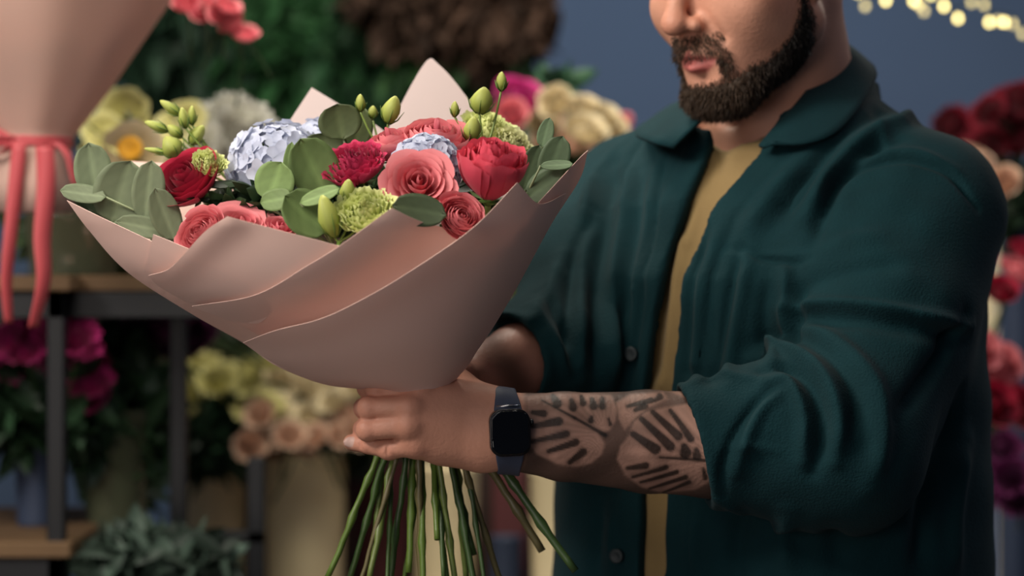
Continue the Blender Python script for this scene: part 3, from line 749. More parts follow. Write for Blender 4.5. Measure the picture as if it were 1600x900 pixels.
def paper(name, outline, depth, m, parent, label=None, res=7, thick=.00035, ncurve=4, sharp=True):
    """outline: frame points of the sheet's edge; it takes its real depth and curl from `depth` in metres"""
    pts = []
    n = len(outline)
    for i in range(n):                     # points marked with a third value stay sharp corners
        a = np.array(outline[i][:2], float); b = np.array(outline[(i+1) % n][:2], float)
        p0 = np.array(outline[i-1][:2], float); p3 = np.array(outline[(i+2) % n][:2], float)
        sa = len(outline[i]) > 2; sb = len(outline[(i+1) % n]) > 2
        ma = (b-a) if sa else (b-p0)/2; mbb = (b-a) if sb else (p3-a)/2
        k = max(1, int(np.linalg.norm(b-a)/4))
        for j in range(k):
            t = j/k; h00 = 2*t**3-3*t*t+1; h10 = t**3-2*t*t+t; h01 = -2*t**3+3*t*t; h11 = t**3-t*t
            pts.append(h00*a+h10*ma+h01*b+h11*mbb)
    pts = np.array(pts); lo_, hi_ = pts.min(0), pts.max(0)
    gx, gy = np.meshgrid(np.arange(lo_[0]+4, hi_[0], res), np.arange(lo_[1]+4, hi_[1], res)); gx = gx.ravel(); gy = gy.ravel()
    sd = poly_sd(gx, gy, pts); k = sd < -res*.45
    allp = np.concatenate([pts, np.stack([gx[k], gy[k]], 1)])
    edges = [(i, (i+1) % len(pts)) for i in range(len(pts))]
    ov, oe, of, *_ = geometry.delaunay_2d_cdt([Vector(p) for p in allp.tolist()], edges, [], 1, 1e-4)
    ov = np.array([tuple(p) for p in ov]); Y = depth(ov[:, 0], ov[:, 1])
    v = np.stack([(ov[:, 0]-800)*Y/F, Y, CZ-(ov[:, 1]-450)*Y/F], 1)
    me = npmesh(name, v, [list(f) for f in of])
    o = world_child(name, me, m, parent)
    so = o.modifiers.new('solid', 'SOLIDIFY'); so.thickness = .0005
    es = o.modifiers.new('edges', 'EDGE_SPLIT'); es.split_angle = math.radians(60)
    if label: o['label'] = label
    return o
def seg_d(x, y, pl): 
    d = np.full(np.shape(x), 1e9)
    for (ax_, ay), (bx_, by) in zip(pl[:-1], pl[1:]):
        t = np.clip(((x-ax_)*(bx_-ax_)+(y-ay)*(by-ay))/((bx_-ax_)**2+(by-ay)**2), 0, 1); d = np.minimum(d, np.hypot(x-ax_-t*(bx_-ax_), y-ay-t*(by-ay)))
    return d
GR = P(672, 630, 2.252)
wrap = empty('wrapping_paper', GR, 'blush pink paper sheets wrapped in a cone around the held bouquet', 'wrapping paper')
EA = [(380, 535), (430, 516), (500, 500), (560, 470), (640, 424), (735, 358)]      # upper edge of the outer sheet
shA = [(380, 535, 1), (430, 516), (500, 498), (565, 468), (640, 424), (737, 357), (808, 285, 1), (842, 318), (884, 302, 1), (860, 350), (812, 440), (772, 508), (745, 548), (725, 578), (690, 606), (640, 614), (560, 607), (500, 598), (430, 568)]
paper('outer_sheet', shA, lambda x, y: cone_y(x, y)-.010-.008*np.exp(-(seg_d(x, y, EA)/30)**2), M['paper'], wrap)
shB = [(918, 235, 1), (902, 250), (842, 315, 1), (800, 365), (740, 450), (690, 560), (700, 604), (745, 546), (812, 438), (862, 348), (905, 280)]
paper('side_sheet', shB, lambda x, y: cone_y(x, y)-.004+.02*sm(x, 860, 920), M['paper'], wrap)
shC = [(612, 325, 1), (665, 348), (738, 360), (800, 330, 1), (780, 420), (690, 560), (600, 600), (480, 580), (400, 520), (300, 478, 1), (400, 460), (480, 415), (530, 384)]
CE = [(612, 325), (530, 384), (480, 415), (400, 460), (300, 478)]
paper('middle_sheet', shC, lambda x, y: cone_y(x, y)+.000+.018*sm(seg_d(x, y, CE), 0, 90)*sm(850-x, 50, 200)+.012*np.exp(-(seg_d(x, y, EA)/45)**2), M['paper'], wrap)
shD = [(355, 338, 1), (430, 358), (530, 384), (538, 388), (488, 418), (408, 463), (330, 482), (300, 475), (250, 448), (232, 430, 1), (262, 421), (285, 400), (320, 362)]
paper('left_sheet', shD, lambda x, y: cone_y(x, y)+.008-.008*np.exp(-(seg_d(x, y, [(232, 430), (262, 421), (285, 400), (355, 338)])/30)**2)+.014*sm(y, 455, 500)*sm(420-x, 0, 100), M['paper'], wrap)
shE = [(105, 313, 1), (160, 340), (232, 374), (285, 400), (330, 440), (440, 470), (600, 500), (660, 604), (560, 606), (500, 598), (430, 570), (380, 535), (300, 490), (200, 425), (140, 360)]
paper('far_left_sheet', shE, lambda x, y: cone_y(x, y)+.026+.045*sm(x, 270, 420)*sm(580-y, 0, 50)+.0*x, M['paper'], wrap)
shE2 = [(240, 366, 1), (270, 378), (330, 405), (420, 460), (400, 505), (300, 470), (231, 432), (232, 400)]
paper('tucked_sheet', shE2, lambda x, y: cone_y(x, y)+.016, M['paper'], wrap)
shF = [(487, 137, 1), (530, 163), (600, 205), (640, 260), (600, 420), (420, 420), (380, 320), (420, 240), (452, 190)]
paper('back_left_sheet', shF, lambda x, y: np.interp(y, [130, 420], [2.375, 2.30])+.00*x, M['paper_back'], wrap)
shG = [(676, 92, 1), (706, 122), (745, 175), (790, 250), (820, 330), (760, 420), (620, 420), (570, 330), (590, 240), (618, 180), (650, 120), (668, 94)]
paper('back_sheet', shG, lambda x, y: np.interp(y, [90, 420], [2.385, 2.30])+.018*((x-690)/110)**2*.3, M['paper_back'], wrap)
shH = [(205, 252, 1), (320, 262), (420, 300), (450, 400), (400, 470), (300, 440), (210, 350)]
paper('back_side_sheet', shH, lambda x, y: 2.36-.0004*(y-250)+0*x, M['paper'], wrap)
# ------------------------------------------------------------------ flowers
PET = {
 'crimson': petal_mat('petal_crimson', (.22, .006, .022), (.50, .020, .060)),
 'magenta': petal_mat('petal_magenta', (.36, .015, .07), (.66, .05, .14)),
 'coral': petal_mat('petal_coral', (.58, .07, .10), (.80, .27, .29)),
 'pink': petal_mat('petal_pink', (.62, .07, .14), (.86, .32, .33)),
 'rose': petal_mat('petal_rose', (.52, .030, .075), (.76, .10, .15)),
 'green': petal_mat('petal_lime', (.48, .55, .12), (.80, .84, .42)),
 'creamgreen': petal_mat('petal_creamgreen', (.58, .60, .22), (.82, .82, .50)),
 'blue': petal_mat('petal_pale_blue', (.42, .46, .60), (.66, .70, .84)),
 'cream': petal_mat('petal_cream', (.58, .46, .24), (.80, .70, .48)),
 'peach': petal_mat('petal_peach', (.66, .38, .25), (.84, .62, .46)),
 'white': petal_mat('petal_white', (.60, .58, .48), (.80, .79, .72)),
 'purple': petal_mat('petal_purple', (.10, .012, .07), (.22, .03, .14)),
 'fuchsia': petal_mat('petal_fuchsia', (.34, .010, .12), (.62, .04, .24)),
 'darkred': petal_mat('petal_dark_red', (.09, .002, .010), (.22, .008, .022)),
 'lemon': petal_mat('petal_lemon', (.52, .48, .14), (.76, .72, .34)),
}
M['stem'] = mat('green_stem', (.06, .11, .02), .4, .5, attr='x', bump=.2, bscale=120)
M['sepal'] = mat('sepal_green', (.10, .18, .04), .6, .3)
M['bud'] = mat('lime_bud', (.36, .44, .09), .5, .3, attr='x', transl=.2)
M['euca'] = mat('eucalyptus_leaf', (.2, .3, .16), .5, .3, attr='x', transl=.25, var=.12, vscale=30)
M['darkleaf'] = mat('dark_leaf', (.030, .075, .028), .5, .35, attr='x', transl=.2)
def bloom(seed, layers=6, ruffle=.03, openness=.5, cup=.9, nu=9, nv=9, sub=1., per=(3, 6), curl=.35, freq=3):
    """layered rose, radius about 1, axis +Z, centre of the head near z = 0.45"""
    rg = np.random.default_rng(seed); mb = MB(); ga = 0.
    for li in range(layers):
        t = li/(layers-1); n = int(round(per[0]+(per[1]-per[0])*t)); R = .10+.82*t**.9
        H = cup*(1-.22*t)*(.9+.1*rg.random()); wd = (math.pi*2/n)*(1.0 if t > .3 else 1.25)*.62
        ga += 2.4/3
        for k in range(n):
            ph = ga+k*2*math.pi/n+rg.normal(0, .12); Rk = R*(1+rg.normal(0, .04)); Hk = H*(1+rg.normal(0, .05)); p1, p2 = rg.random(2)*6.28
            u = np.linspace(-1, 1, nu)[:, None]; v_ = np.linspace(0, 1, nv)[None]
            vv = v_*(1-.16*np.abs(u)**2.5)
            r = Rk*(.22+.78*np.sin(np.minimum(vv*1.25, 1)*math.pi/2)**.9)
            bell = np.where(vv > .62, (vv-.62)/.38, 0)
            r = r*(1-(1-t)*.35*bell**1.5)+curl*openness*t*bell**2*.75+.02*u*u
            r = r+ruffle*np.sin(freq*2*u+p1)*bell+ruffle*.6*np.sin(freq*5*u+p2)*bell
            z = Hk*(vv-.10*openness*t*bell**2)+ruffle*.6*np.cos(freq*3*u+p2)*bell
            an = ph+u*wd*(.45+.55*np.sin(np.minimum(vv*1.4+.12, 1)*math.pi/2))+.0*v_
            spiral = 1+.05*u*(1 if True else 0)
            X = r*spiral*np.cos(an); Yv = r*spiral*np.sin(an); Z = z+0*u
            g = np.stack([X, Yv, np.broadcast_to(Z, X.shape)], -1).reshape(-1, 3)
            ff = [(i*nv+j, (i+1)*nv+j, (i+1)*nv+j+1, i*nv+j+1) for i in range(nu-1) for j in range(nv-1)]
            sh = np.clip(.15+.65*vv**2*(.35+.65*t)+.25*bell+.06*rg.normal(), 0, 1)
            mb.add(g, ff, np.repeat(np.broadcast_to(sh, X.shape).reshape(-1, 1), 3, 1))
    return mb
BL = {}
def bloom_mesh(kind, color):
    key = kind+'_'+color
    if key in BL: return BL[key]
    K = {'rose': dict(seed=1, layers=7, ruffle=.012, openness=.6, cup=1.0),
         'ranunculus': dict(seed=2, layers=10, ruffle=.012, openness=.5, cup=.72, per=(3, 8), curl=.25),
         'garden': dict(seed=3, layers=7, ruffle=.015, openness=.95, cup=.78, per=(3, 5), curl=.55),
         'ruffled': dict(seed=4, layers=8, ruffle=.055, openness=.6, cup=1.0, per=(4, 7), freq=4, nu=15, curl=.3),
         'full': dict(seed=14, layers=9, ruffle=.035, openness=.35, cup=1.55, per=(4, 6), freq=3, nu=13, curl=.22),
         'cup': dict(seed=5, layers=7, ruffle=.02, openness=.15, cup=1.25, per=(3, 5), curl=.15),
         'carnation': dict(seed=6, layers=7, ruffle=.09, openness=.8, cup=.85, per=(4, 8), freq=5, nu=17),
         'small': dict(seed=7, layers=4, ruffle=.02, openness=.6, cup=.9, nu=6, nv=6, per=(3, 5)),
         'daisy': dict(seed=8, layers=2, ruffle=.02, openness=1., cup=.5, nu=6, nv=6, per=(5, 7))}[kind]
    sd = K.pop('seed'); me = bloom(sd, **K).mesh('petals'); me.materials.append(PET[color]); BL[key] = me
    return me
rs = np.random.default_rng(11)
BIND = [V(GR[0], GR[1]+.006, P(0, 668, 2.25)[2])]
def stem_path(start, dirn, bx, by, end):
    """from under the bloom through the hand to the cut end"""
    N_ = P(655, 592, 2.25)+V(bx*.38, by*.5, 0); s0 = start; b0 = BIND[0]+V(bx, by, 0); e = np.asarray(end)
    pts = [s0, s0-dirn*.03, s0*.5+N_*.5, N_, b0, b0*.72+e*.28, b0*.4+e*.6, e]
    return smooth_line(pts, 5)
def stem_mesh(path, r, seed, col=None, noisy=True):
    rg = np.random.default_rng(seed); n = len(path); rad = np.full(n, r)
    for k in range(3):
        i = int(n*(.62+.11*k+rg.random()*.05)); 
        if noisy and i < n: rad[i] *= 1.45
    p = path.copy(); p[n//2:] += np.cumsum(rg.normal(0, .00045, (n-n//2, 3)), axis=0)
    v, f = tube(p, rad, 9); mb = MB(); c = V(*(col or (.10, .17, .03)))
    mb.add(v, f, np.tile(c, (len(v), 1))); return mb
def add_thing(name, c, label, cat, group=None): return empty(name, c, label, cat, group)
ENDS = [(512, 905), (545, 915), (582, 915), (612, 920), (655, 935), (668, 930), (700, 930), (722, 925), (745, 930), (788, 925), (682, 838), (742, 866), (826, 790), (893, 893), (850, 866), (640, 900), (600, 930), (730, 905), (757, 930), (560, 925), (632, 925), (690, 905), (575, 905)]
BXS = [(-.040, .010), (-.034, .0), (-.030, .018), (-.022, .005), (-.012, -.006), (-.010, .016), (0, .012), (.004, -.004), (.012, .010), (.020, 0), (.003, .022), (.016, .018), (.048, .014), (.040, .004), (.036, .016), (-.018, .02), (-.036, .022), (.024, .012), (.028, .02), (-.026, -.004), (-.004, .024), (.008, .026), (-.042, .02)]
ei = [0]
SC = [(.10, .17, .025), (.05, .10, .022), (.13, .18, .04), (.04, .08, .022), (.14, .12, .05)]
def stem_for(t, head, dirn, r=.0030):
    i = ei[0] % len(ENDS); ei[0] += 1; e = P(*ENDS[i], 2.25+.022*math.sin(i*2.3)); bx, by = BXS[i]
    if ENDS[i][0] > 810 and ENDS[i][1] < 900: r *= 1.15
    pth = stem_path(head, dirn, bx, by, e)
    me = stem_mesh(pth, r, i, SC[i % 5]).mesh('stem'); world_child('stem', me, M['stem'], t)
def flower(name, kind, color, px, py, Y, rpx, face, label, cat, group=None, sq=1., roll=0., leafy=False):
    """bloom whose middle sits at frame point (px, py) at distance Y; face = direction it opens to"""
    r = rpx*Y/F; R = frame_to(face); mid = P(px, py, Y); base = mid-R[:, 2]*r*.45*sq
    t = add_thing(name, base, label, cat, group)
    o = link('petals', bloom_mesh(kind, color), None, t)
    o.matrix_local = Matrix.Translation((0, 0, 0)) @ Matrix((R*1.0).tolist()).to_4x4() @ Matrix.Rotation(roll, 4, 'Z') @ Matrix.Diagonal((r, r, r*sq, 1))
    mb = MB()
    for k in range(5):                      # sepals
        a = k*2*math.pi/5; pts = [V(.12*math.cos(a), .12*math.sin(a), -.02), V(.42*math.cos(a), .42*math.sin(a), .02), V(.62*math.cos(a), .62*math.sin(a), .12)]
        sd_ = V(-math.sin(a), math.cos(a), 0); g = [pts[0]-sd_*.1, pts[0]+sd_*.1, pts[1]+sd_*.1, pts[1]-sd_*.1, pts[2]]
        mb.add((np.array(g)*r-V(0, 0, .04*r))@R.T, [(0, 1, 2, 3), (3, 2, 4, 4)])
    v, f = lathe([(0, -.25), (.12, -.2), (.2, -.05), (.24, .03), (0, .06)], 12); mb.add((np.array(v)*r)@R.T, f)
    link('sepals', mb.mesh('sepals'), M['sepal'], t)
    stem_for(t, base-R[:, 2]*r*.15, R[:, 2]); return t
G1 = 'flowers in the held bouquet'
flower('rose', 'rose', 'crimson', 296, 284, 2.24, 56, (-.45, -.70, .60), 'deep crimson rose at the left end of the held bouquet, above grey-green leaves', 'rose', None, 1.15, .4)
flower('ranunculus', 'ranunculus', 'coral', 312, 362, 2.17, 47, (-.45, -.75, .50), 'coral ranunculus half hidden by the white paper corner, lower left of the bouquet', 'flower', None, 1., .3)
flower('ranunculus', 'garden', 'coral', 378, 352, 2.19, 50, (.15, -.55, .80), 'coral bloom just above the left paper fold, beside a round green leaf', 'flower', None, 1., 1.)
flower('carnation', 'ruffled', 'magenta', 555, 262, 2.14, 52, (-.25, -.55, .75), 'ruffled magenta bloom left of the pale coral garden rose', 'flower', None, 1.1, 0)
flower('garden_rose', 'garden', 'coral', 655, 285, 2.115, 50, (.10, -.82, .45), 'open coral garden rose at the centre, its heart facing the viewer', 'rose', None, 1.1, .2)
flower('rose', 'cup', 'pink', 612, 232, 2.20, 42, (-.2, -.35, .9), 'small rose-pink bloom behind the ruffled magenta bloom', 'rose', None, 1., 2.)
flower('peony', 'cup', 'pink', 680, 225, 2.20, 54, (.1, -.45, .85), 'cupped pink peony bloom in front of the tall back paper point', 'peony', None, .95, 1.2)
flower('rose', 'full', 'rose', 766, 282, 2.12, 57, (.10, -.42, .90), 'large full raspberry red rose at the right of the held bouquet', 'rose', None, 1.15, .5)
flower('ranunculus', 'ranunculus', 'coral', 722, 338, 2.10, 42, (.35, -.80, .45), 'tightly layered coral ranunculus by the right paper edge, under the red rose', 'flower', None, .9, .1)
flower('rose', 'small', 'pink', 440, 356, 2.19, 26, (.3, -.5, .8), 'small pink petalled bloom peeping out under the round green leaf', 'rose')
flower('lisianthus', 'ruffled', 'green', 572, 335, 2.095, 48, (-.10, -.75, .65), 'frilly lime green lisianthus bloom in front, above the middle paper point', 'lisianthus', None, 1.1, .7)
flower('lisianthus', 'ruffled', 'green', 762, 205, 2.27, 42, (.3, -.5, .8), 'lime green lisianthus bloom behind the large raspberry red rose', 'lisianthus', None, 1.1, .2)
flower('lisianthus', 'ruffled', 'creamgreen', 800, 228, 2.26, 34, (.5, -.6, .6), 'pale cream-green lisianthus bloom at the right rear of the held bouquet', 'lisianthus', None, 1.1, 1.2)
# hydrangeas
def hydrangea(px, py, Y, rpx, label, squash=.8, seed=0, ry=None):
    r = rpx*Y/F; c = P(px, py, Y); t = add_thing('hydrangea', c-V(0, 0, r*.4), label, 'hydrangea'); rg = np.random.default_rng(seed); mb = MB(); n = 110
    for k in range(n):
        z = 1-1.5*(k+.5)/n; a = k*2.39996; s = math.sqrt(max(0, 1-z*z)); nrm = V(s*math.cos(a), s*math.sin(a), z)+rg.normal(0, .06, 3)
        R = frame_to(nrm); ctr = nrm*V(r, r, r*squash)*(.93+.08*rg.random()); pr = .0115*rg.uniform(.85, 1.15); a0 = rg.random()*6.28; shd = rg.uniform(.15, 1)
        for q_ in range(4):
            b = a0+q_*math.pi/2; e1 = V(math.cos(b), math.sin(b), 0); e2 = V(-math.sin(b), math.cos(b), 0); w_ = pr*.72
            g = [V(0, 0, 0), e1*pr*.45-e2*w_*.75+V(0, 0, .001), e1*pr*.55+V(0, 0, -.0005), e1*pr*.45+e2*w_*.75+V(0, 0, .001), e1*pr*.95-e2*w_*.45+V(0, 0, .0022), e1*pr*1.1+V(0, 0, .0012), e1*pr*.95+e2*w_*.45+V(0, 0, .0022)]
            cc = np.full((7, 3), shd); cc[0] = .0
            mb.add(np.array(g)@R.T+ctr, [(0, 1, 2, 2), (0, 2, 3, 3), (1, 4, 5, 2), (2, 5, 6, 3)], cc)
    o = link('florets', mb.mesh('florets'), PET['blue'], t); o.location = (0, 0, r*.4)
    mb = MB()
    for k in range(14):
        a = k*2.4; s = .6*math.sqrt((k+.5)/14); v, f = tube([V(0, 0, -r*.5), V(math.cos(a)*s*r, math.sin(a)*s*r, r*.45)], .0012, 5); mb.add(v, f)
    o = link('branches', mb.mesh('branches'), M['sepal'], t); o.location = (0, 0, r*.4)
    stem_for(t, c-V(0, 0, r*.5), V(0, 0, 1), .0034)
hydrangea(436, 258, 2.27, 76, 'large pale blue hydrangea head left of centre in the held bouquet', .82, 1)
hydrangea(500, 232, 2.31, 48, 'pale blue hydrangea head behind the dark round leaf', .8, 3)
hydrangea(668, 262, 2.165, 50, 'pale blue hydrangea head tucked between the coral and raspberry roses', .9, 2)
# lisianthus sprays of buds
def bud_mesh(mb, c, d, ln, r, rg, opened=0.):
    R = frame_to(d); prof = [(0, 0), (.45, .06), (.85, .25), (1., .45), (.8, .7), (.45, .9), (.12+opened*.4, 1.), (0, .97)]
    v, f = lathe([(a*r, b*ln) for a, b in prof], 12); v = np.array(v); a = np.arctan2(v[:, 1], v[:, 0]); k = 1+.10*np.sin(3*a+v[:, 2]/ln*5); v[:, :2] *= k[:, None]
    zz = v[:, 2:3]/ln; col = V(.22, .30, .05)*(1-zz)+V(.52, .56, .15)*zz; mb.add(v@R.T+c, f, col*(1+.15*np.sin(3*a[:, None])))
    for j in range(5):
        b = j*1.257; e1 = V(math.cos(b), math.sin(b), 0); g = np.array([e1*r*.25, e1*r*.9+V(0, 0, ln*.2), e1*r*1.35+V(0, 0, ln*.55)]); v, f = tube(g, [.0009, .0008, .0002], 5); mb.add(v@R.T+c, f, np.tile(V(.12, .2, .04), (len(v), 1)))
def spray(label, Y, root, buds, seed, group=None):
    """buds: (base x, base y, tip x, tip y, radius px, dY)"""
    rg = np.random.default_rng(seed); R0 = P(*root, Y); t = add_thing('lisianthus_spray', R0, label, 'lisianthus buds', group); sb = MB()
    for bx, by, tx, ty, r, dy in buds:
        a = P(bx, by, Y+dy); b = P(tx, ty, Y+dy-.004); mb = MB(); bud_mesh(mb, a, b-a, np.linalg.norm(b-a), r*Y/F, rg)
        world_child('bud', mb.mesh('bud'), M['bud'], t)
        v, f = tube(smooth_line([a, a*.7+R0*.3+V(.002, 0, -.002), a*.3+R0*.7+V(.004, 0, 0), R0], 5), .0011, 7); sb.add(v, f, np.tile(V(.17, .25, .05), (len(v), 1)))
    world_child('stalks', sb.mesh('stalks'), M['stem'], t); stem_for(t, R0, V(0, 0, 1), .0022)
spray('lime lisianthus bud cluster on thin stems above the crimson rose at left', 2.29, (372, 300),
      [(282, 180, 250, 157, 8, 0), (290, 200, 284, 168, 8, -.01), (262, 205, 226, 190, 8, .01), (284, 214, 262, 196, 9, 0), (300, 195, 300, 165, 7, .01), (278, 245, 258, 214, 17, -.01), (298, 225, 318, 196, 11, 0), (262, 240, 225, 232, 5, -.01)], 3)
flower('lisianthus', 'ruffled', 'green', 327, 258, 2.235, 27, (.25, -.7, .6), 'small lime green lisianthus bloom overlapping the crimson rose at left', 'lisianthus', None, 1.2, .2)
spray('pair of thin stemmed lime buds rising left of the tall back paper point', 2.24, (590, 250), [(563, 174, 563, 147, 8, 0), (606, 193, 618, 150, 15, -.01), (582, 185, 583, 165, 8, .02)], 4)
spray('lime bud trio standing tallest at the right rear of the held bouquet', 2.22, (748, 250), [(749, 178, 757, 136, 18, 0), (783, 142, 784, 112, 9, .01), (735, 222, 741, 182, 14, -.015), (710, 182, 711, 158, 7, .0)], 5)
spray('lime lisianthus buds in front beside the frilly green bloom', 2.09, (530, 378), [(523, 372, 503, 305, 17, 0), (540, 318, 545, 280, 13, .02), (562, 345, 528, 330, 9, .01)], 6)
# eucalyptus: round leaves on sprigs
def leaf_grid(w_, ln, nu=9, nv=11, cup=.12, fold=.10, pointed=0.):
    v_ = np.linspace(0, 1, nv)[:, None]; u = np.linspace(-1, 1, nu)[None]
    prof = np.sqrt(np.maximum(1-(2*v_-1)**2, 0)); prof = prof*(1-pointed*v_**2)
    X = u*w_*prof; Yv = (v_-.5)*2*ln+0*u; Z = cup*w_*(u**2*prof)+fold*w_*((2*v_-1)**2)-.03*w_*np.exp(-(u/.12)**2)
    sh = .85+.3*np.exp(-(u/.10)**2)+.12*np.cos(v_*40-np.abs(u)*8)*.4+0*v_
    g = np.stack([X, Yv, Z], -1).reshape(-1, 3); f = [(i*nu+j, i*nu+j+1, (i+1)*nu+j+1, (i+1)*nu+j) for i in range(nv-1) for j in range(nu-1)]
    return g, f, sh.reshape(-1, 1)
def sprig(label, leaves, root, Y, col=(.105, .185, .095), rdy=0.):
    """leaves: (cx, cy, half width px, half length px, axis angle deg from up, dY, tilt, tone)"""
    R0 = P(*root, Y+rdy); t = add_thing('eucalyptus_sprig', R0, label, 'eucalyptus'); mb = MB(); sb = MB()
    for cx, cy, wpx, lpx, ang, dY, tilt, tone in leaves:
        c = P(cx, cy, Y+dY); k = (Y+dY)/F; g, f, sh = leaf_grid(wpx*k, lpx*k, pointed=.25 if tilt > 5 else 0.)
        a = math.radians(ang); yv = V(math.sin(a), -.15, math.cos(a)); nr = V(.25*math.sin(tilt), -1, .35+.2*math.cos(tilt*3)); nr = unit(nr-(nr@unit(yv))*unit(yv)); yv = unit(yv); xv = np.cross(yv, nr)
        B_ = np.stack([xv, yv, nr], 1); mb.add(g@B_.T+c, f, np.tile(V(*col)*V(1.75, 1.40, 1.35)*tone**.8, (len(g), 1))*sh)
        b0 = c-yv*lpx*k*.98; v, f2 = tube([b0, b0*.5+R0*.5+V(0, .004, 0), R0+V(0, .012, 0)], .0011, 6); sb.add(v, f2, np.tile(V(.2, .24, .12), (len(v), 1)))
    o = world_child('foliage', mb.mesh('foliage'), M['euca'], t); s_ = o.modifiers.new('s', 'SOLIDIFY'); s_.thickness = .0005
    world_child('twigs', sb.mesh('twigs'), M['stem'], t); stem_for(t, R0+V(0, .012, 0), V(0, 0, 1), .0024)
sprig('sprig of large grey-green eucalyptus leaves jutting from the bouquet beside the left paper tip',
      [(146, 268, 30, 46, -8, .0, .3, 1.25), (190, 300, 44, 52, 18, -.012, 1., 1.05), (130, 303, 17, 36, -82, -.02, 2., 1.2), (232, 298, 26, 48, 8, -.02, .5, 1.1), (225, 355, 18, 44, -78, -.03, 1.5, 1.1), (258, 335, 24, 44, -20, -.035, 0, .9), (262, 368, 26, 34, 30, -.01, .2, .7)], (330, 385), 2.25, (.13, .20, .125))
sprig('sprig with a round bright green leaf and broad leaves left of the frilly green bloom',
      [(430, 284, 33, 33, 20, -.012, 0, 1.75), (490, 262, 40, 50, -25, .0, 1., 1.1), (478, 335, 40, 44, -50, -.03, 2., 1.0), (500, 306, 14, 34, 70, -.034, .2, 1.7), (452, 255, 10, 34, 8, .0, .1, 1.6), (432, 312, 20, 26, 80, -.02, .4, 1.3)], (520, 385), 2.13, (.10, .185, .07))
sprig('sprig with a dark round leaf in front of the left back paper point',
      [(531, 190, 35, 28, -10, -.01, .5, .62), (560, 205, 22, 38, 15, .01, 1., 1.1), (508, 222, 34, 15, 0, .0, .3, .7)], (560, 290), 2.25, (.105, .17, .08))
sprig('single broad dark oval eucalyptus leaf lying on the middle paper point', [(655, 329, 27, 43, -80, -.0, .6, .62)], (690, 350), 2.075, (.07, .12, .065), .05)
sprig('sprig of dark eucalyptus leaves at the right edge beside the right paper tip',
      [(866, 250, 24, 40, 20, -.01, .3, .75), (830, 262, 19, 38, 20, .0, 1., .75), (853, 290, 26, 34, 55, -.012, 2., .85), (870, 258, 9, 26, 88, -.02, .2, 1.3), (853, 207, 14, 24, 15, .01, 6., 1.1), (848, 282, 25, 40, -5, .01, .2, .7)], (800, 350), 2.18, (.085, .16, .09))
# ------------------------------------------------------------------ shop shelving behind
M['black'] = mat('black_steel', (.004, .005, .007), .5, .4); M['wood'] = mat('oak_board', (.15, .09, .045), .6, .25, var=.2, vscale=6)
M['beige'] = mat('beige_pot', (.80, .68, .42), .55, .3); M['maroon'] = mat('maroon_pot', (.10, .028, .030), .5, .3); M['slate'] = mat('slate_pot', (.035, .05, .09), .5, .3)
M['whitepot'] = mat('white_standin', (.62, .68, .78), .35, .4); M['glassy'] = mat('smoky_glass', (.10, .12, .075), .1, .5, transp=.45)
M['fern'] = mat('fern_green', (.020, .075, .024), .6, .2, attr='x', transl=.25); M['brown'] = mat('dried_stalks', (.09, .05, .03), .8, .1, attr='x')
def bars(parent, name, boxes, m):
    for lo_, hi_ in boxes:
        o = world_child(name, MB().box(lo_, hi_).mesh(name, False, False), m, parent); bevel(o, .002, 1)
def zx(px, Y): return (px-800)*Y/F
def zz(py, Y): return CZ-(py-450)*Y/F
def rack(label, x0, x1, y0, y1, top, shelves, t=.022, name='display_rack', extra=None):
    r = empty(name, ((x0+x1)/2, (y0+y1)/2, 0), label, 'rack')
    for x in (x0, x1-t):
        for y in (y0, y1-t): bars(r, 'post', [((x, y, 0), (x+t, y+t, top-.02))], M['black'])
    for z in [top]+shelves:
        bars(r, 'rail', [((x0, y0, z-.055), (x1, y0+t, z-.02)), ((x0, y1-t, z-.055), (x1, y1, z-.02))], M['black'])
        bars(r, 'board', [((x0-.01, y0-.01, z-.02), (x1+.01, y1+.01, z))], M['wood'])
    return r
Z1 = zz(430, 2.9)
rackA = rack('tall black steel rack with oak boards at the left', -1.35, zx(100, 2.9), 2.9, 3.35, Z1, [zz(846, 2.9)])
rackB = rack('low black steel bench with oak board carrying the beige pots', zx(255, 3.35), zx(930, 3.35)+.25, 3.5, 3.9, .80, [.2])
# a rail of the tall rack runs on to a second upright
r2 = empty('shelf_extension', (zx(190, 3.0), 3.1, 0), 'black steel upright and oak shelf running right from the tall rack', 'shelf')
bars(r2, 'board', [((zx(104, 2.95), 2.95, Z1-.02), (zx(400, 3.1), 3.3, Z1))], M['wood'])
bars(r2, 'rail', [((zx(104, 2.95), 2.95, Z1-.055), (zx(400, 3.1), 2.975, Z1-.02))], M['black'])
bars(r2, 'post', [((zx(264, 3.1), 3.1, 0), (zx(290, 3.1), 3.125, Z1-.02)), ((zx(386, 3.1), 3.1, 0), (zx(412, 3.1), 3.125, zz(715, 3.1)))], M['black'])
bars(r2, 'rail', [((zx(264, 3.1), 3.1, zz(850, 3.1)), (zx(412, 3.1), 3.12, zz(830, 3.1)))], M['black'])
def pot(name, px0, px1, pytop, Y, z0, m, label, cat='pot', taper=.9, group=None, wall=True):
    r = (px1-px0)/2*Y/F; top = zz(pytop, Y); h = top-z0
    v, f = lathe([(0, 0), (r*taper, 0), (r*taper, .004), (r, h-.006), (r*1.03, h-.003), (r*1.03, h), (r*.95, h), (r*.93, h-.01), (r*.85*taper, .01), (0, .01)], 40)
    o = link(name, MB().add(v, f).mesh(name, color=False), m, None, ((zx((px0+px1)/2, Y), Y, z0))); tag(o, label, cat, group); return o
BZ = .80
pot('flower_pot', 283, 386, 716, 3.70, BZ, M['beige'], 'tall beige pot with pale lemon roses, left of the pair under cream flowers')
pot('flower_pot', 412, 541, 706, 3.70, BZ, M['beige'], 'tall beige pot left of the bouquet stems, holding peach flowers')
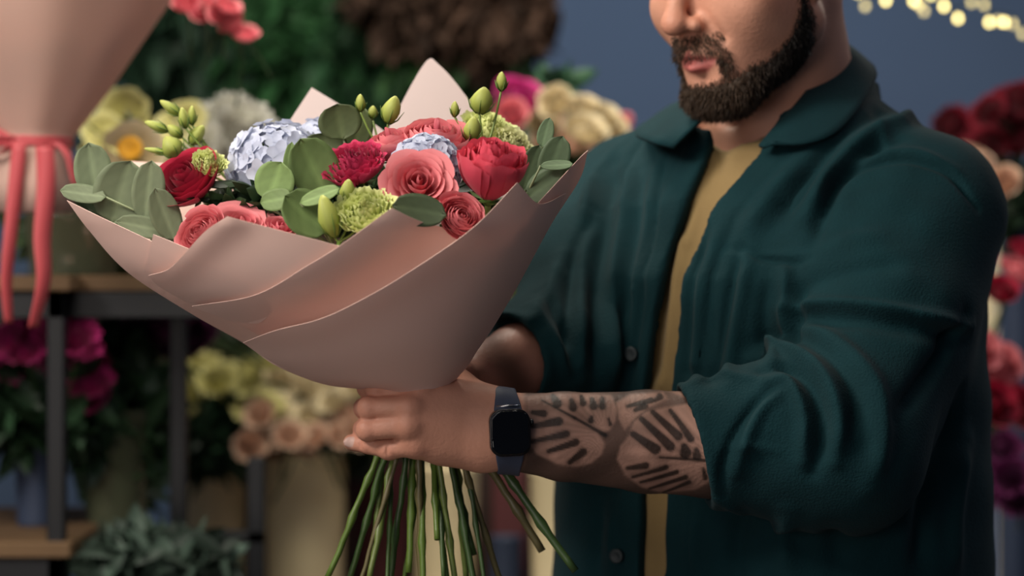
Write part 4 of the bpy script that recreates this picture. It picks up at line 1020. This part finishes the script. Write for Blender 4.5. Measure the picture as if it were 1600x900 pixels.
pot('flower_pot', 548, 640, 700, 3.84, BZ, M['maroon'], 'narrow maroon pot seen between the bouquet stems')
pot('flower_pot', 645, 748, 728, 3.70, BZ, M['beige'], 'beige pot seen behind the middle of the bouquet stems')
pot('flower_pot', 828, 925, 735, 3.60, BZ, M['beige'], 'beige pot between the stems and the green overshirt')
pot('flower_pot', 765, 815, 838, 3.70, BZ, M['slate'], 'short slate blue pot behind the angled stems')
bk = link('parcel', MB().box((zx(770, 3.75), 3.75, .80), (zx(822, 3.75), 3.85, zz(735, 3.75))).mesh('parcel', False, False), M['maroon']); bevel(bk); tag(bk, 'dark maroon box behind the angled stems', 'box')
cr_ = link('backing', MB().box((zx(380, 3.93), 3.93, .0), (zx(830, 3.93), 4.15, zz(700, 3.93))).mesh('backing', False, False), mat('dark_brown_board', (.035, .018, .014), .7)); bevel(cr_); tag(cr_, 'dark brown crate added to fill the gaps behind the beige pots', 'backing')  # added dark block that hides the blue wall between the pots
pot('glass_vase', 22, 92, 660, 3.1, zz(846, 2.9), M['slate'], 'slate blue vase under the fuchsia flowers on the rack', 'vase', .85)
pot('glass_vase', 135, 230, 640, 3.15, BZ*.0+.66, M['glassy'], 'tall green glass vase beside the black rack', 'vase', .85)
lowb = rack('low wooden stand holding a glass vase and dusty eucalyptus', zx(110, 2.9), zx(262, 2.9), 2.95, 3.3, .66, [.2], name='wooden_stand')
pot('glass_vase', 40, 190, 335, 3.05, Z1, M['glassy'], 'wide clear vase on the tall rack behind the ribbon tails', 'vase', .9)
# ------------------------------------------------------------------ background flowers
def scatter(kind, color, spots, rpx, Y, zroot, label, cat, group, name='rose', seed=0, stem=True, spread=.05, yr=.10):
    """one flower with its parts, then copies of it and of each part"""
    rg = np.random.default_rng(seed); first = None; out = []
    for i, (x, y) in enumerate(spots):
        Yi = Y+rg.uniform(-yr, yr); c = P(x, y, Yi); r = 1.25*rpx*Y/F*rg.uniform(.85, 1.12)
        if first is None:
            t = empty(name, c, label, cat, group); o = link('petals', bloom_mesh(kind, color), None, t); o.location = (0, 0, -.45)
            if stem:
                v, f = tube(smooth_line([V(0, 0, -.45), V(.2, .1, -2.5), V(.1, 0, -5.)], 4), .08, 6); mb = MB().add(v, f, np.tile(V(.03, .07, .02), (len(v), 1))); link('stem', mb.mesh('stem'), M['stem'], t)
            first = t
        else:
            t = first.copy(); COL.objects.link(t); t.location = [float(k) for k in c]
            for ch in list(first.children):
                k = ch.copy(); COL.objects.link(k); k.parent = t
        t.scale = (r, r, r); t.rotation_euler = (rg.uniform(.55, 1.35), rg.uniform(-.45, .45), rg.uniform(-.6, .6)); out.append(t)
    return out
def spots(x0, y0, x1, y1, n, seed, mind=None):
    rg = np.random.default_rng(seed); out = []; best = None
    for i in range(n):
        c = max(((rg.uniform(0, 1), rg.uniform(0, 1)) for _ in range(12)), key=lambda q_: min([math.hypot((q_[0]-a)*(x1-x0), (q_[1]-b)*(y1-y0)) for a, b in out] or [9])); out.append(c)
    return [(x0+a*(x1-x0), y0+b*(y1-y0)) for a, b in out]
def leafy(name, label, cat, c, rad, n, size, m, col, seed, droop=0., group=None, stems=None, kind=None, slen=None):
    rg = np.random.default_rng(seed); c = np.asarray(c); mb = MB(); g0, f0, sh0 = leaf_grid(1, 1, 3, 5, .2, .2, .5)
    p = rg.normal(0, 1, (n, 3)); p /= np.linalg.norm(p, axis=1)[:, None]; p *= rg.uniform(.2, 1, (n, 1))**.45
    V_ = []; 
    for i in range(n):
        yv = unit(p[i]*.7+rg.normal(0, .5, 3)+V(0, 0, -droop)); R = frame_to(yv, rg.normal(0, 1, 3)); B_ = np.stack([R[:, 0], R[:, 2], R[:, 1]], 1)
        s = size*rg.uniform(.6, 1.3); V_.append((g0*V(.45, 1, 1)*s)@B_.T+p[i]*np.asarray(rad))
    vv = np.concatenate(V_); k = len(g0); ff = (np.arange(n)[:, None, None]*k+np.array(f0)[None]).reshape(-1, 4)
    t = empty(name, c, label, cat, group); tone = np.repeat(rg.uniform(.4, 1.6, n), k)[:, None]
    me = npmesh('foliage', vv, ff); setcol(me, V(*col)*tone); link('foliage', me, m, t)
    sb = MB()
    for i in range(stems or 6):
        a = rg.uniform(-.5, .5, 3)*np.asarray(rad); z_ = V(rg.uniform(-.1, .1)*rad[0], 0, (-1 if droop < .5 else 1)*rad[2]*1.3 if slen is None else -slen)
        v, f = tube(smooth_line([a, a*.5+z_*.5, z_], 4), .0025, 5); sb.add(v, f, np.tile(V(*col)*.7, (len(v), 1)))
    link('stems', sb.mesh('stems'), M['stem'] if m is not M['brown'] else m, t); return t
fl = leafy('filler_leaves', 'dark small filler leaves deep between the blooms of the held bouquet', 'leaves', P(545, 312, 2.245), (.145, .05, .028), 330, .020, M['darkleaf'], (.035, .07, .03), 77)
stem_for(fl, P(560, 350, 2.25), V(0, 0, 1))
# roses behind the bouquet, right of centre
scatter('rose', 'fuchsia', [(812, 155)], 30, 3.3, 0, 'bright pink rose standing above the cream roses behind the bouquet', 'rose', None, seed=1)
scatter('rose', 'pink', [(800, 178)], 22, 3.3, 0, 'smaller pink rose under the bright pink one behind the bouquet', 'rose', None, seed=2)
scatter('rose', 'cream', [(868, 160), (905, 170), (940, 185), (880, 195), (915, 205), (850, 190), (955, 205)], 24, 3.35, 0, 'cream rose in the bunch between the bouquet and the green overshirt', 'rose', 'cream roses behind the bouquet', seed=3)
scatter('rose', 'peach', [(840, 180), (895, 225), (925, 235), (948, 225), (860, 222), (900, 188)], 20, 3.35, 0, 'peach rose in the bunch between the bouquet and the green overshirt', 'rose', 'peach roses behind the bouquet', seed=4)
scatter('rose', 'pink', [(970, 198)], 18, 3.35, 0, 'pink rose at the right end of the cream bunch, by the shoulder', 'rose', None, seed=5)
leafy('leaf_bunch', 'dark green leaves under the cream roses beside the overshirt', 'leaves', P(890, 270, 3.45), (.13, .06, .06), 160, .035, M['darkleaf'], (.05, .10, .035), 1)
leafy('leaf_bunch', 'single dark leafy tip in front of the blue wall above the cream roses', 'leaves', P(868, 128, 3.4), (.035, .03, .012), 14, .03, M['darkleaf'], (.03, .08, .04), 2)
leafy('leaf_bunch', 'yellow-green foliage seen between the paper and the sleeve', 'leaves', P(850, 400, 3.6), (.055, .08, .10), 150, .03, M['darkleaf'], (.14, .16, .03), 3, slen=.42)
scatter('small', 'peach', [(793, 488)], 20, 3.55, 0, 'blurred peach bloom seen under the right side of the paper', 'flower', None, seed=6, name='rose')
scatter('small', 'lemon', [(828, 432), (838, 455)], 15, 3.58, 0, 'small lemon bloom among foliage by the green sleeve', 'flower', 'lemon blooms by the sleeve', seed=7, name='rose')
# left, behind the bouquet
scatter('daisy', 'cream', [(205, 238)], 34, 2.9, 0, 'cream daffodil with a yellow heart behind the grey-green leaves', 'daffodil', None, name='daffodil', seed=8)
M['yolk'] = mat('yellow_centre', (.85, .42, .03), .6)
v, f = lathe([(0, 0), (.35, .02), (.42, .35), (.30, .33), (0, .2)], 14); dd_ = [o for o in COL.objects if o.name.startswith('daffodil')][0]
link('corona', MB().add(v, f).mesh('corona', color=False), M['yolk'], dd_)
dd_.rotation_euler = (1.2, 0, 0)
scatter('daisy', 'lemon', [(165, 205), (190, 178), (235, 215), (160, 245), (245, 265), (280, 190)], 30, 3.0, 0, 'pale lemon blossom behind the left end of the bouquet', 'flower', 'pale lemon blossoms at left', name='narcissus', seed=9)
scatter('carnation', 'white', [(345, 205), (385, 205), (318, 200), (362, 185), (400, 222), (335, 235), (375, 235)], 36, 3.1, 0, 'white fluffy bloom behind the left side of the held bouquet', 'flower', 'white blooms behind the bouquet', name='chrysanthemum', seed=10)
leafy('leaf_bunch', 'dark leaves under the pale blossoms behind the left paper tip', 'leaves', P(200, 360, 3.2), (.16, .08, .08), 180, .045, M['darkleaf'], (.05, .08, .035), 4)
# shelf level flowers
scatter('carnation', 'fuchsia', [(10, 530), (45, 520), (75, 545), (25, 565), (58, 580), (90, 560), (0, 585), (35, 545), (125, 540), (138, 570), (142, 600), (148, 625), (115, 525), (78, 515)], 26, 3.05, 0, 'fuchsia bloom under the shelf at far left', 'flower', 'fuchsia blooms under the shelf', name='stock_flower', seed=11)
leafy('leaf_bunch', 'dark leaves below the fuchsia blooms at far left', 'leaves', P(50, 640, 3.1), (.12, .08, .07), 180, .05, M['darkleaf'], (.025, .06, .028), 5)
leafy('leaf_bunch', 'dark hanging leaves right of the black rack post', 'leaves', P(185, 660, 3.2), (.07, .06, .14), 170, .05, M['darkleaf'], (.03, .07, .03), 6)
scatter('carnation', 'purple', [(205, 520), (235, 500), (262, 518), (300, 530), (225, 545), (280, 505), (315, 520), (190, 535), (250, 540)], 26, 3.3, 0, 'dark purple bloom behind the lower left of the bouquet', 'flower', 'dark purple blooms', name='carnation', seed=12)
scatter('carnation', 'fuchsia', [(268, 488)], 17, 3.3, 0, 'single magenta bloom above the dark purple ones', 'flower', None, name='carnation', seed=13)
scatter('carnation', 'lemon', spots(285, 585, 430, 640, 18, 3)+spots(212, 600, 285, 650, 7, 4), 27, 3.6, 0, 'pale lemon bloom above the beige pots', 'flower', 'pale lemon blooms above the pots', name='hydrangea_bloom', seed=14)
scatter('carnation', 'cream', spots(400, 595, 580, 655, 24, 5), 24, 3.6, 0, 'cream bloom above the beige pots, left of the hand', 'flower', 'cream blooms above the pots', name='hydrangea_bloom', seed=15)
scatter('carnation', 'peach', spots(385, 645, 470, 705, 12, 6)+spots(470, 645, 570, 685, 8, 7), 18, 3.55, 0, 'peach bloom drooping over the beige pot left of the hand', 'flower', 'peach blooms above the pots', name='hydrangea_bloom', seed=16)
leafy('leaf_bunch', 'dark green leaves hanging under the lemon blooms over the left beige pot', 'leaves', P(300, 678, 3.55), (.095, .06, .06), 260, .045, M['darkleaf'], (.022, .055, .028), 7)
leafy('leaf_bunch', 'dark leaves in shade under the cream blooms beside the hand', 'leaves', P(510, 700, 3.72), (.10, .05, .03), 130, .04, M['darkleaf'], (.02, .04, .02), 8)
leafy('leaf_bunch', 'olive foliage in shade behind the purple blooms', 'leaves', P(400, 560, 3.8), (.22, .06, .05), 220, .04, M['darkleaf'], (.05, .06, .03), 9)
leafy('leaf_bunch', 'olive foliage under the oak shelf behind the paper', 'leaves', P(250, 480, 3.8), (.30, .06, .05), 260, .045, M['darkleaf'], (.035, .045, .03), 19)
leafy('eucalyptus_bunch', 'dusty blue-green eucalyptus bunch at the bottom left corner', 'eucalyptus', P(235, 888, 2.95), (.115, .08, .055), 330, .026, M['euca'], (.055, .085, .065), 10)
# hanging greenery, top
for k, (x, y, rx, rz, n, sd, lab) in enumerate([(300, 70, .14, .13, 420, 20, 'dark hanging greenery behind the pink ribboned bouquet'), (440, 90, .13, .16, 420, 21, 'hanging fern curtain left of the brown dried stalks'), (560, 100, .12, .15, 380, 22, 'hanging fern curtain below the brown dried stalks'), (700, 100, .13, .13, 380, 23, 'hanging fern curtain behind the tall back paper point')]):
    leafy('hanging_fern', lab, 'fern', P(x, y, 4.1), (rx*1.15, .10, rz), n, .05, M['fern'], [(.014, .035, .020), (.022, .075, .026), (.018, .055, .024), (.034, .085, .028)][k], sd, droop=1.1)
leafy('dried_stalks', 'brown dried stalks hanging at the top beside the blue wall', 'dried plant', P(765, 25, 4.0), (.12, .08, .10), 420, .035, M['brown'], (.045, .026, .018), 24, droop=.8)
leafy('dried_stalks', 'brown dried stalks hanging at the top between the ferns', 'dried plant', P(640, 0, 4.0), (.11, .08, .09), 340, .035, M['brown'], (.040, .024, .017), 25, droop=.8)
leafy('hanging_fern', 'thin trailing green tip hanging at the edge of the blue wall', 'fern', P(812, 80, 4.0), (.03, .03, .05), 50, .03, M['fern'], (.03, .08, .035), 26, droop=1.1)
hr = empty('hanging_rail', (zx(560, 4.1), 4.1, 1.95), 'black rail carrying the hanging greenery above the picture', 'rail'); vv, ff = tube([V(zx(200, 4.1), 4.1, 1.98), V(zx(860, 4.1), 4.1, 1.98)], .012, 10); world_child('rail', MB().add(vv, ff).mesh('rail', color=False), M['black'], hr)
for x in (zx(240, 4.1), zx(820, 4.1)): vv, ff = tube([V(x, 4.1, 1.98), V(x, 4.1, 2.9)], .006, 8); world_child('hanger', MB().add(vv, ff).mesh('hanger', color=False), M['black'], hr)
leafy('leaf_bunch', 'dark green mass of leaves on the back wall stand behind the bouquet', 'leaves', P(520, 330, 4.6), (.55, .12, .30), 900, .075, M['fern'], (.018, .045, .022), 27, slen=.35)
pl_ = link('planter', MB().box((zx(280, 4.6), 4.5, 0), (zx(760, 4.6), 4.72, 1.22)).mesh('planter', False, False), M['black']); bevel(pl_, .004); tag(pl_, 'dark tall planter on the floor behind everything, under the mass of leaves', 'planter')
# ------------------------------------------------------------------ the second wrapped bouquet at far left
M['paper2'] = mat('dusky_paper', (.68, .47, .40), .65, .2, transl=.3); M['ribbon'] = mat('coral_ribbon', (.62, .105, .12), .35, .4, transl=.2)
B2 = 2.78; tie = P(52, 224, B2); wr2 = empty('wrapping_paper', tie, 'dusky pink paper cone with ribbon, top left corner', 'wrapping paper')
mb = MB(); rows_ = []; K = B2/F
for z_, r, wob in ((-108, 60, .02), (-60, 62, .03), (-15, 58, .02), (0, 56, 0), (20, 68, .02), (80, 112, .02), (160, 165, .015), (250, 225, .01), (330, 270, .03)):
    a = np.linspace(0, 2*math.pi, 73)[:-1]; rr = r*(1+wob*np.sin(a*5+1)+wob*.6*np.sin(a*9)); rows_.append(np.stack([rr*np.cos(a), rr*np.sin(a), z_+(25*np.sin(a*3+.4)+15*np.sin(a*7) if z_ > 300 else 0)+0*a], 1)*K)
nr_ = len(rows_); vv = np.concatenate(rows_); ff = [(i*72+j, i*72+(j+1) % 72, (i+1)*72+(j+1) % 72, (i+1)*72+j) for i in range(nr_-1) for j in range(72)]
o = link('cone', MB().add(vv, ff).mesh('cone', color=False), M['paper2'], wr2); s_ = o.modifiers.new('s', 'SOLIDIFY'); s_.thickness = .0006
bw = MB(); a = np.linspace(0, 2*math.pi, 40)
for dz in (-3, 5): v, f = tube(np.stack([58*np.cos(a), 58*np.sin(a), dz+0*a], 1)*K, 5*K, 8); bw.add(v, f)
rib = empty('ribbon', tie, 'coral satin ribbon with long tails tied round the left paper cone', 'ribbon'); link('band', bw.mesh('band', color=False), M['ribbon'], rib)
def tail(pts, wpx, Y, nm='tail'):
    L_ = smooth_line([P(x, y, Y)-tie for x, y in pts], 8); n = len(L_); ang = np.linspace(0, 1.2, n); w_ = wpx*K/2
    g = np.stack([L_-np.stack([np.cos(ang)*w_, np.sin(ang)*w_, 0*ang], 1), L_, L_+np.stack([np.cos(ang)*w_, np.sin(ang)*w_, 0*ang], 1)], 1)
    v, f = sheet(g, .0008); link(nm, MB().add(v, f).mesh(nm, color=False), M['ribbon'], rib)
tail([(30, 225), (24, 290), (16, 370), (10, 440), (14, 505)], 22, B2-.055); tail([(70, 228), (72, 290), (66, 370), (68, 440), (52, 512)], 28, B2-.06)
tail([(15, 215), (-20, 200), (-40, 225), (-5, 240), (20, 228)], 20, B2-.05, 'loop'); tail([(85, 222), (105, 240), (118, 290)], 14, B2-.04)
scatter('carnation', 'white', [(-10, 5), (35, 0), (75, -10), (15, 20)], 34, 2.7, 0, 'white bloom in the top left wrapped bouquet', 'flower', 'white blooms in the left wrapped bouquet', name='carnation', seed=30, yr=.02)
scatter('garden', 'coral', [(178, -8), (110, -12)], 24, 2.72, 0, 'coral bloom at the rim of the left paper cone', 'rose', 'coral blooms in the left wrapped bouquet', seed=31, yr=.02)
gl = scatter('small', 'pink', [(290, 5), (318, 14), (345, 20), (362, 38), (380, 52), (332, 0), (355, 8)], 19, 2.95, 0, 'pink floret on the spike leaning right from the left bouquet', 'flower', 'pink florets leaning right', name='gladiolus_floret', seed=32, yr=.02)
# ------------------------------------------------------------------ right of the man
scatter('carnation', 'darkred', [(1490, 200), (1515, 215), (1545, 175), (1575, 165), (1600, 155), (1560, 205), (1590, 190), (1585, 225), (1500, 235), (1545, 225)], 26, 3.4, 0, 'dark red rose above the shoulder at the right edge', 'rose', 'dark red roses at the right edge', seed=40)
scatter('rose', 'peach', [(1528, 250)], 26, 3.2, 0, 'peach rose just right of the shoulder', 'rose', None, seed=41); scatter('rose', 'peach', [(1570, 284)], 22, 3.2, 0, 'smaller peach rose at the right edge, lower of the two', 'rose', None, seed=42)
leafy('leaf_bunch', 'dark leaves under the dark red roses at right', 'leaves', P(1570, 300, 3.5), (.07, .05, .05), 120, .04, M['darkleaf'], (.02, .04, .02), 41, slen=.12)
pot('flower_pot', 1566, 1618, 335, 3.52, .78, M['slate'], 'tall slate blue vase under the dark red roses at the right edge', 'vase')
scatter('rose', 'coral', [(1592, 425)], 30, 3.2, 0, 'coral red rose at the right edge beside the upper sleeve', 'rose', None, seed=43)
scatter('rose', 'crimson', [(1566, 455), (1600, 395)], 22, 3.2, 0, 'crimson rose at the right edge beside the upper sleeve', 'rose', 'crimson roses by the sleeve', seed=44)
scatter('rose', 'coral', [(1530, 548), (1562, 570), (1545, 590)], 28, 3.2, 0, 'coral pink rose right of the elbow', 'rose', 'coral roses right of the elbow', seed=45)
scatter('rose', 'crimson', [(1580, 615), (1555, 632), (1600, 640)], 28, 3.15, 0, 'crimson rose low at the right edge', 'rose', 'crimson roses low at right', seed=46)
scatter('carnation', 'purple', [(1555, 725), (1580, 745), (1550, 765), (1590, 780), (1570, 700)], 26, 3.2, 0, 'dusky purple bloom low at the right edge', 'flower', 'dusky purple blooms at right', name='carnation', seed=47)
leafy('leaf_bunch', 'dark leaves right of the waist', 'leaves', P(1525, 640, 3.56), (.045, .05, .05), 110, .035, M['darkleaf'], (.02, .045, .02), 42, slen=.2)
rackC = rack('dark steel rack at the right edge behind the man', zx(1400, 3.4), zx(1640, 3.4), 3.4, 3.8, .78, [.3], name='display_rack')
pot('flower_pot', 1500, 1560, 612, 3.6, .78, M['whitepot'], 'white pot standing in for a bright patch right of the waist'); pot('flower_pot', 1562, 1612, 770, 3.5, .78, M['slate'], 'slate blue pot at the lower right edge')  # the white pot is invented to give a bright patch here
pillar = link('pillar', MB().box((zx(1525, 4.2), 4.2, 0), (zx(1560, 4.2), 4.3, zz(310, 4.2))).mesh('pillar', False, False), M['beige']); bevel(pillar); tag(pillar, 'thin beige upright right of the sleeve', 'post')
# ------------------------------------------------------------------ fairy lights on the back wall
M['bulb'] = mat('lit_bulb', (1, .85, .4), .4, emis=(1, .82, .30), estr=11); M['bulb_dim'] = mat('faint_bulb', (1, .85, .4), .4, emis=(1, .82, .35), estr=3.2); M['wire'] = mat('string_wire', (.01, .02, .012), .6)
BP = [(1305, 2, 1), (1352, 10, 0), (1384, 1, 1), (1428, 2, 1), (1436, 8, 0), (1444, 18, 0), (1475, 10, 1), (1497, 29, 1), (1518, 4, 0), (1538, 8, 0), (1546, 35, 1), (1560, 33, 0), (1569, 35, 2), (1583, 38, 0), (1598, 53, 0), (1455, -8, 1), (1265, -10, 1), (1340, -12, 1)]
wire = MB(); YB = 3.7; ws = sorted(BP); L_ = smooth_line([P(1200, -60, YB)]+[P(a_, b_, YB)+V(0, 0, .012) for a_, b_, _ in ws]+[P(1680, 80, YB)], 4); vv, ff = tube(L_, .0012, 5); wire.add(vv, ff)
wo = link('fairy_light_wire', wire.mesh('fairy_light_wire', color=False), M['wire']); tag(wo, 'thin wire of the fairy lights in front of the blue wall', 'light string')
first = None
for i, (a_, b_, k_) in enumerate(BP):
    if k_ == 2: m = M['bulb']
    m = [M['bulb_dim'], M['bulb'], M['bulb']][k_]
    lv, lf = lathe([(0, -.005), (.003, -.004), (.0042, 0), (.003, .0035), (.0012, .006), (0, .0062)], 10)
    if i in (0, 1): me_ = MB().add(lv, lf).mesh('bulb', color=False); me_.materials.append(m); (BM := globals().setdefault('BM_', {}))[k_ > 0] = me_
    o = bpy.data.objects.new('light_bulb', BM_[k_ > 0]); COL.objects.link(o); o.location = [float(c_) for c_ in P(a_, b_, YB)]
    tag(o, 'small glowing yellow bulb of the fairy lights, top right' if k_ else 'faint small bulb of the fairy lights, top right', 'light bulb', 'bright fairy light bulbs' if k_ else 'faint fairy light bulbs')

# ------------------------------------------------------------------ tell look-alikes apart by where they stand in their row
ORD = ['']+'first second third fourth fifth sixth seventh eighth ninth tenth eleventh twelfth thirteenth fourteenth fifteenth sixteenth seventeenth eighteenth nineteenth twentieth twenty-first twenty-second twenty-third twenty-fourth twenty-fifth'.split(); ORD = ORD[1:]
grp = {}
for o in COL.objects:
    if o.parent is None and 'group' in o and 'label' in o: grp.setdefault((o['group'], o['label']), []).append(o)
for (g, l), os_ in grp.items():
    if len(os_) < 2: continue
    os_.sort(key=lambda o: o.location.x/o.location.y)
    if len(os_) == 2: names = ['left of two', 'right of two']
    elif len(os_) == 3: names = ['leftmost of three', 'middle of three', 'rightmost of three']
    else: names = ['leftmost of its group']+[ORD[i]+' from left' for i in range(1, len(os_)-1)]+['rightmost of its group']
    for o, n_ in zip(os_, names): o['label'] = l+', '+n_
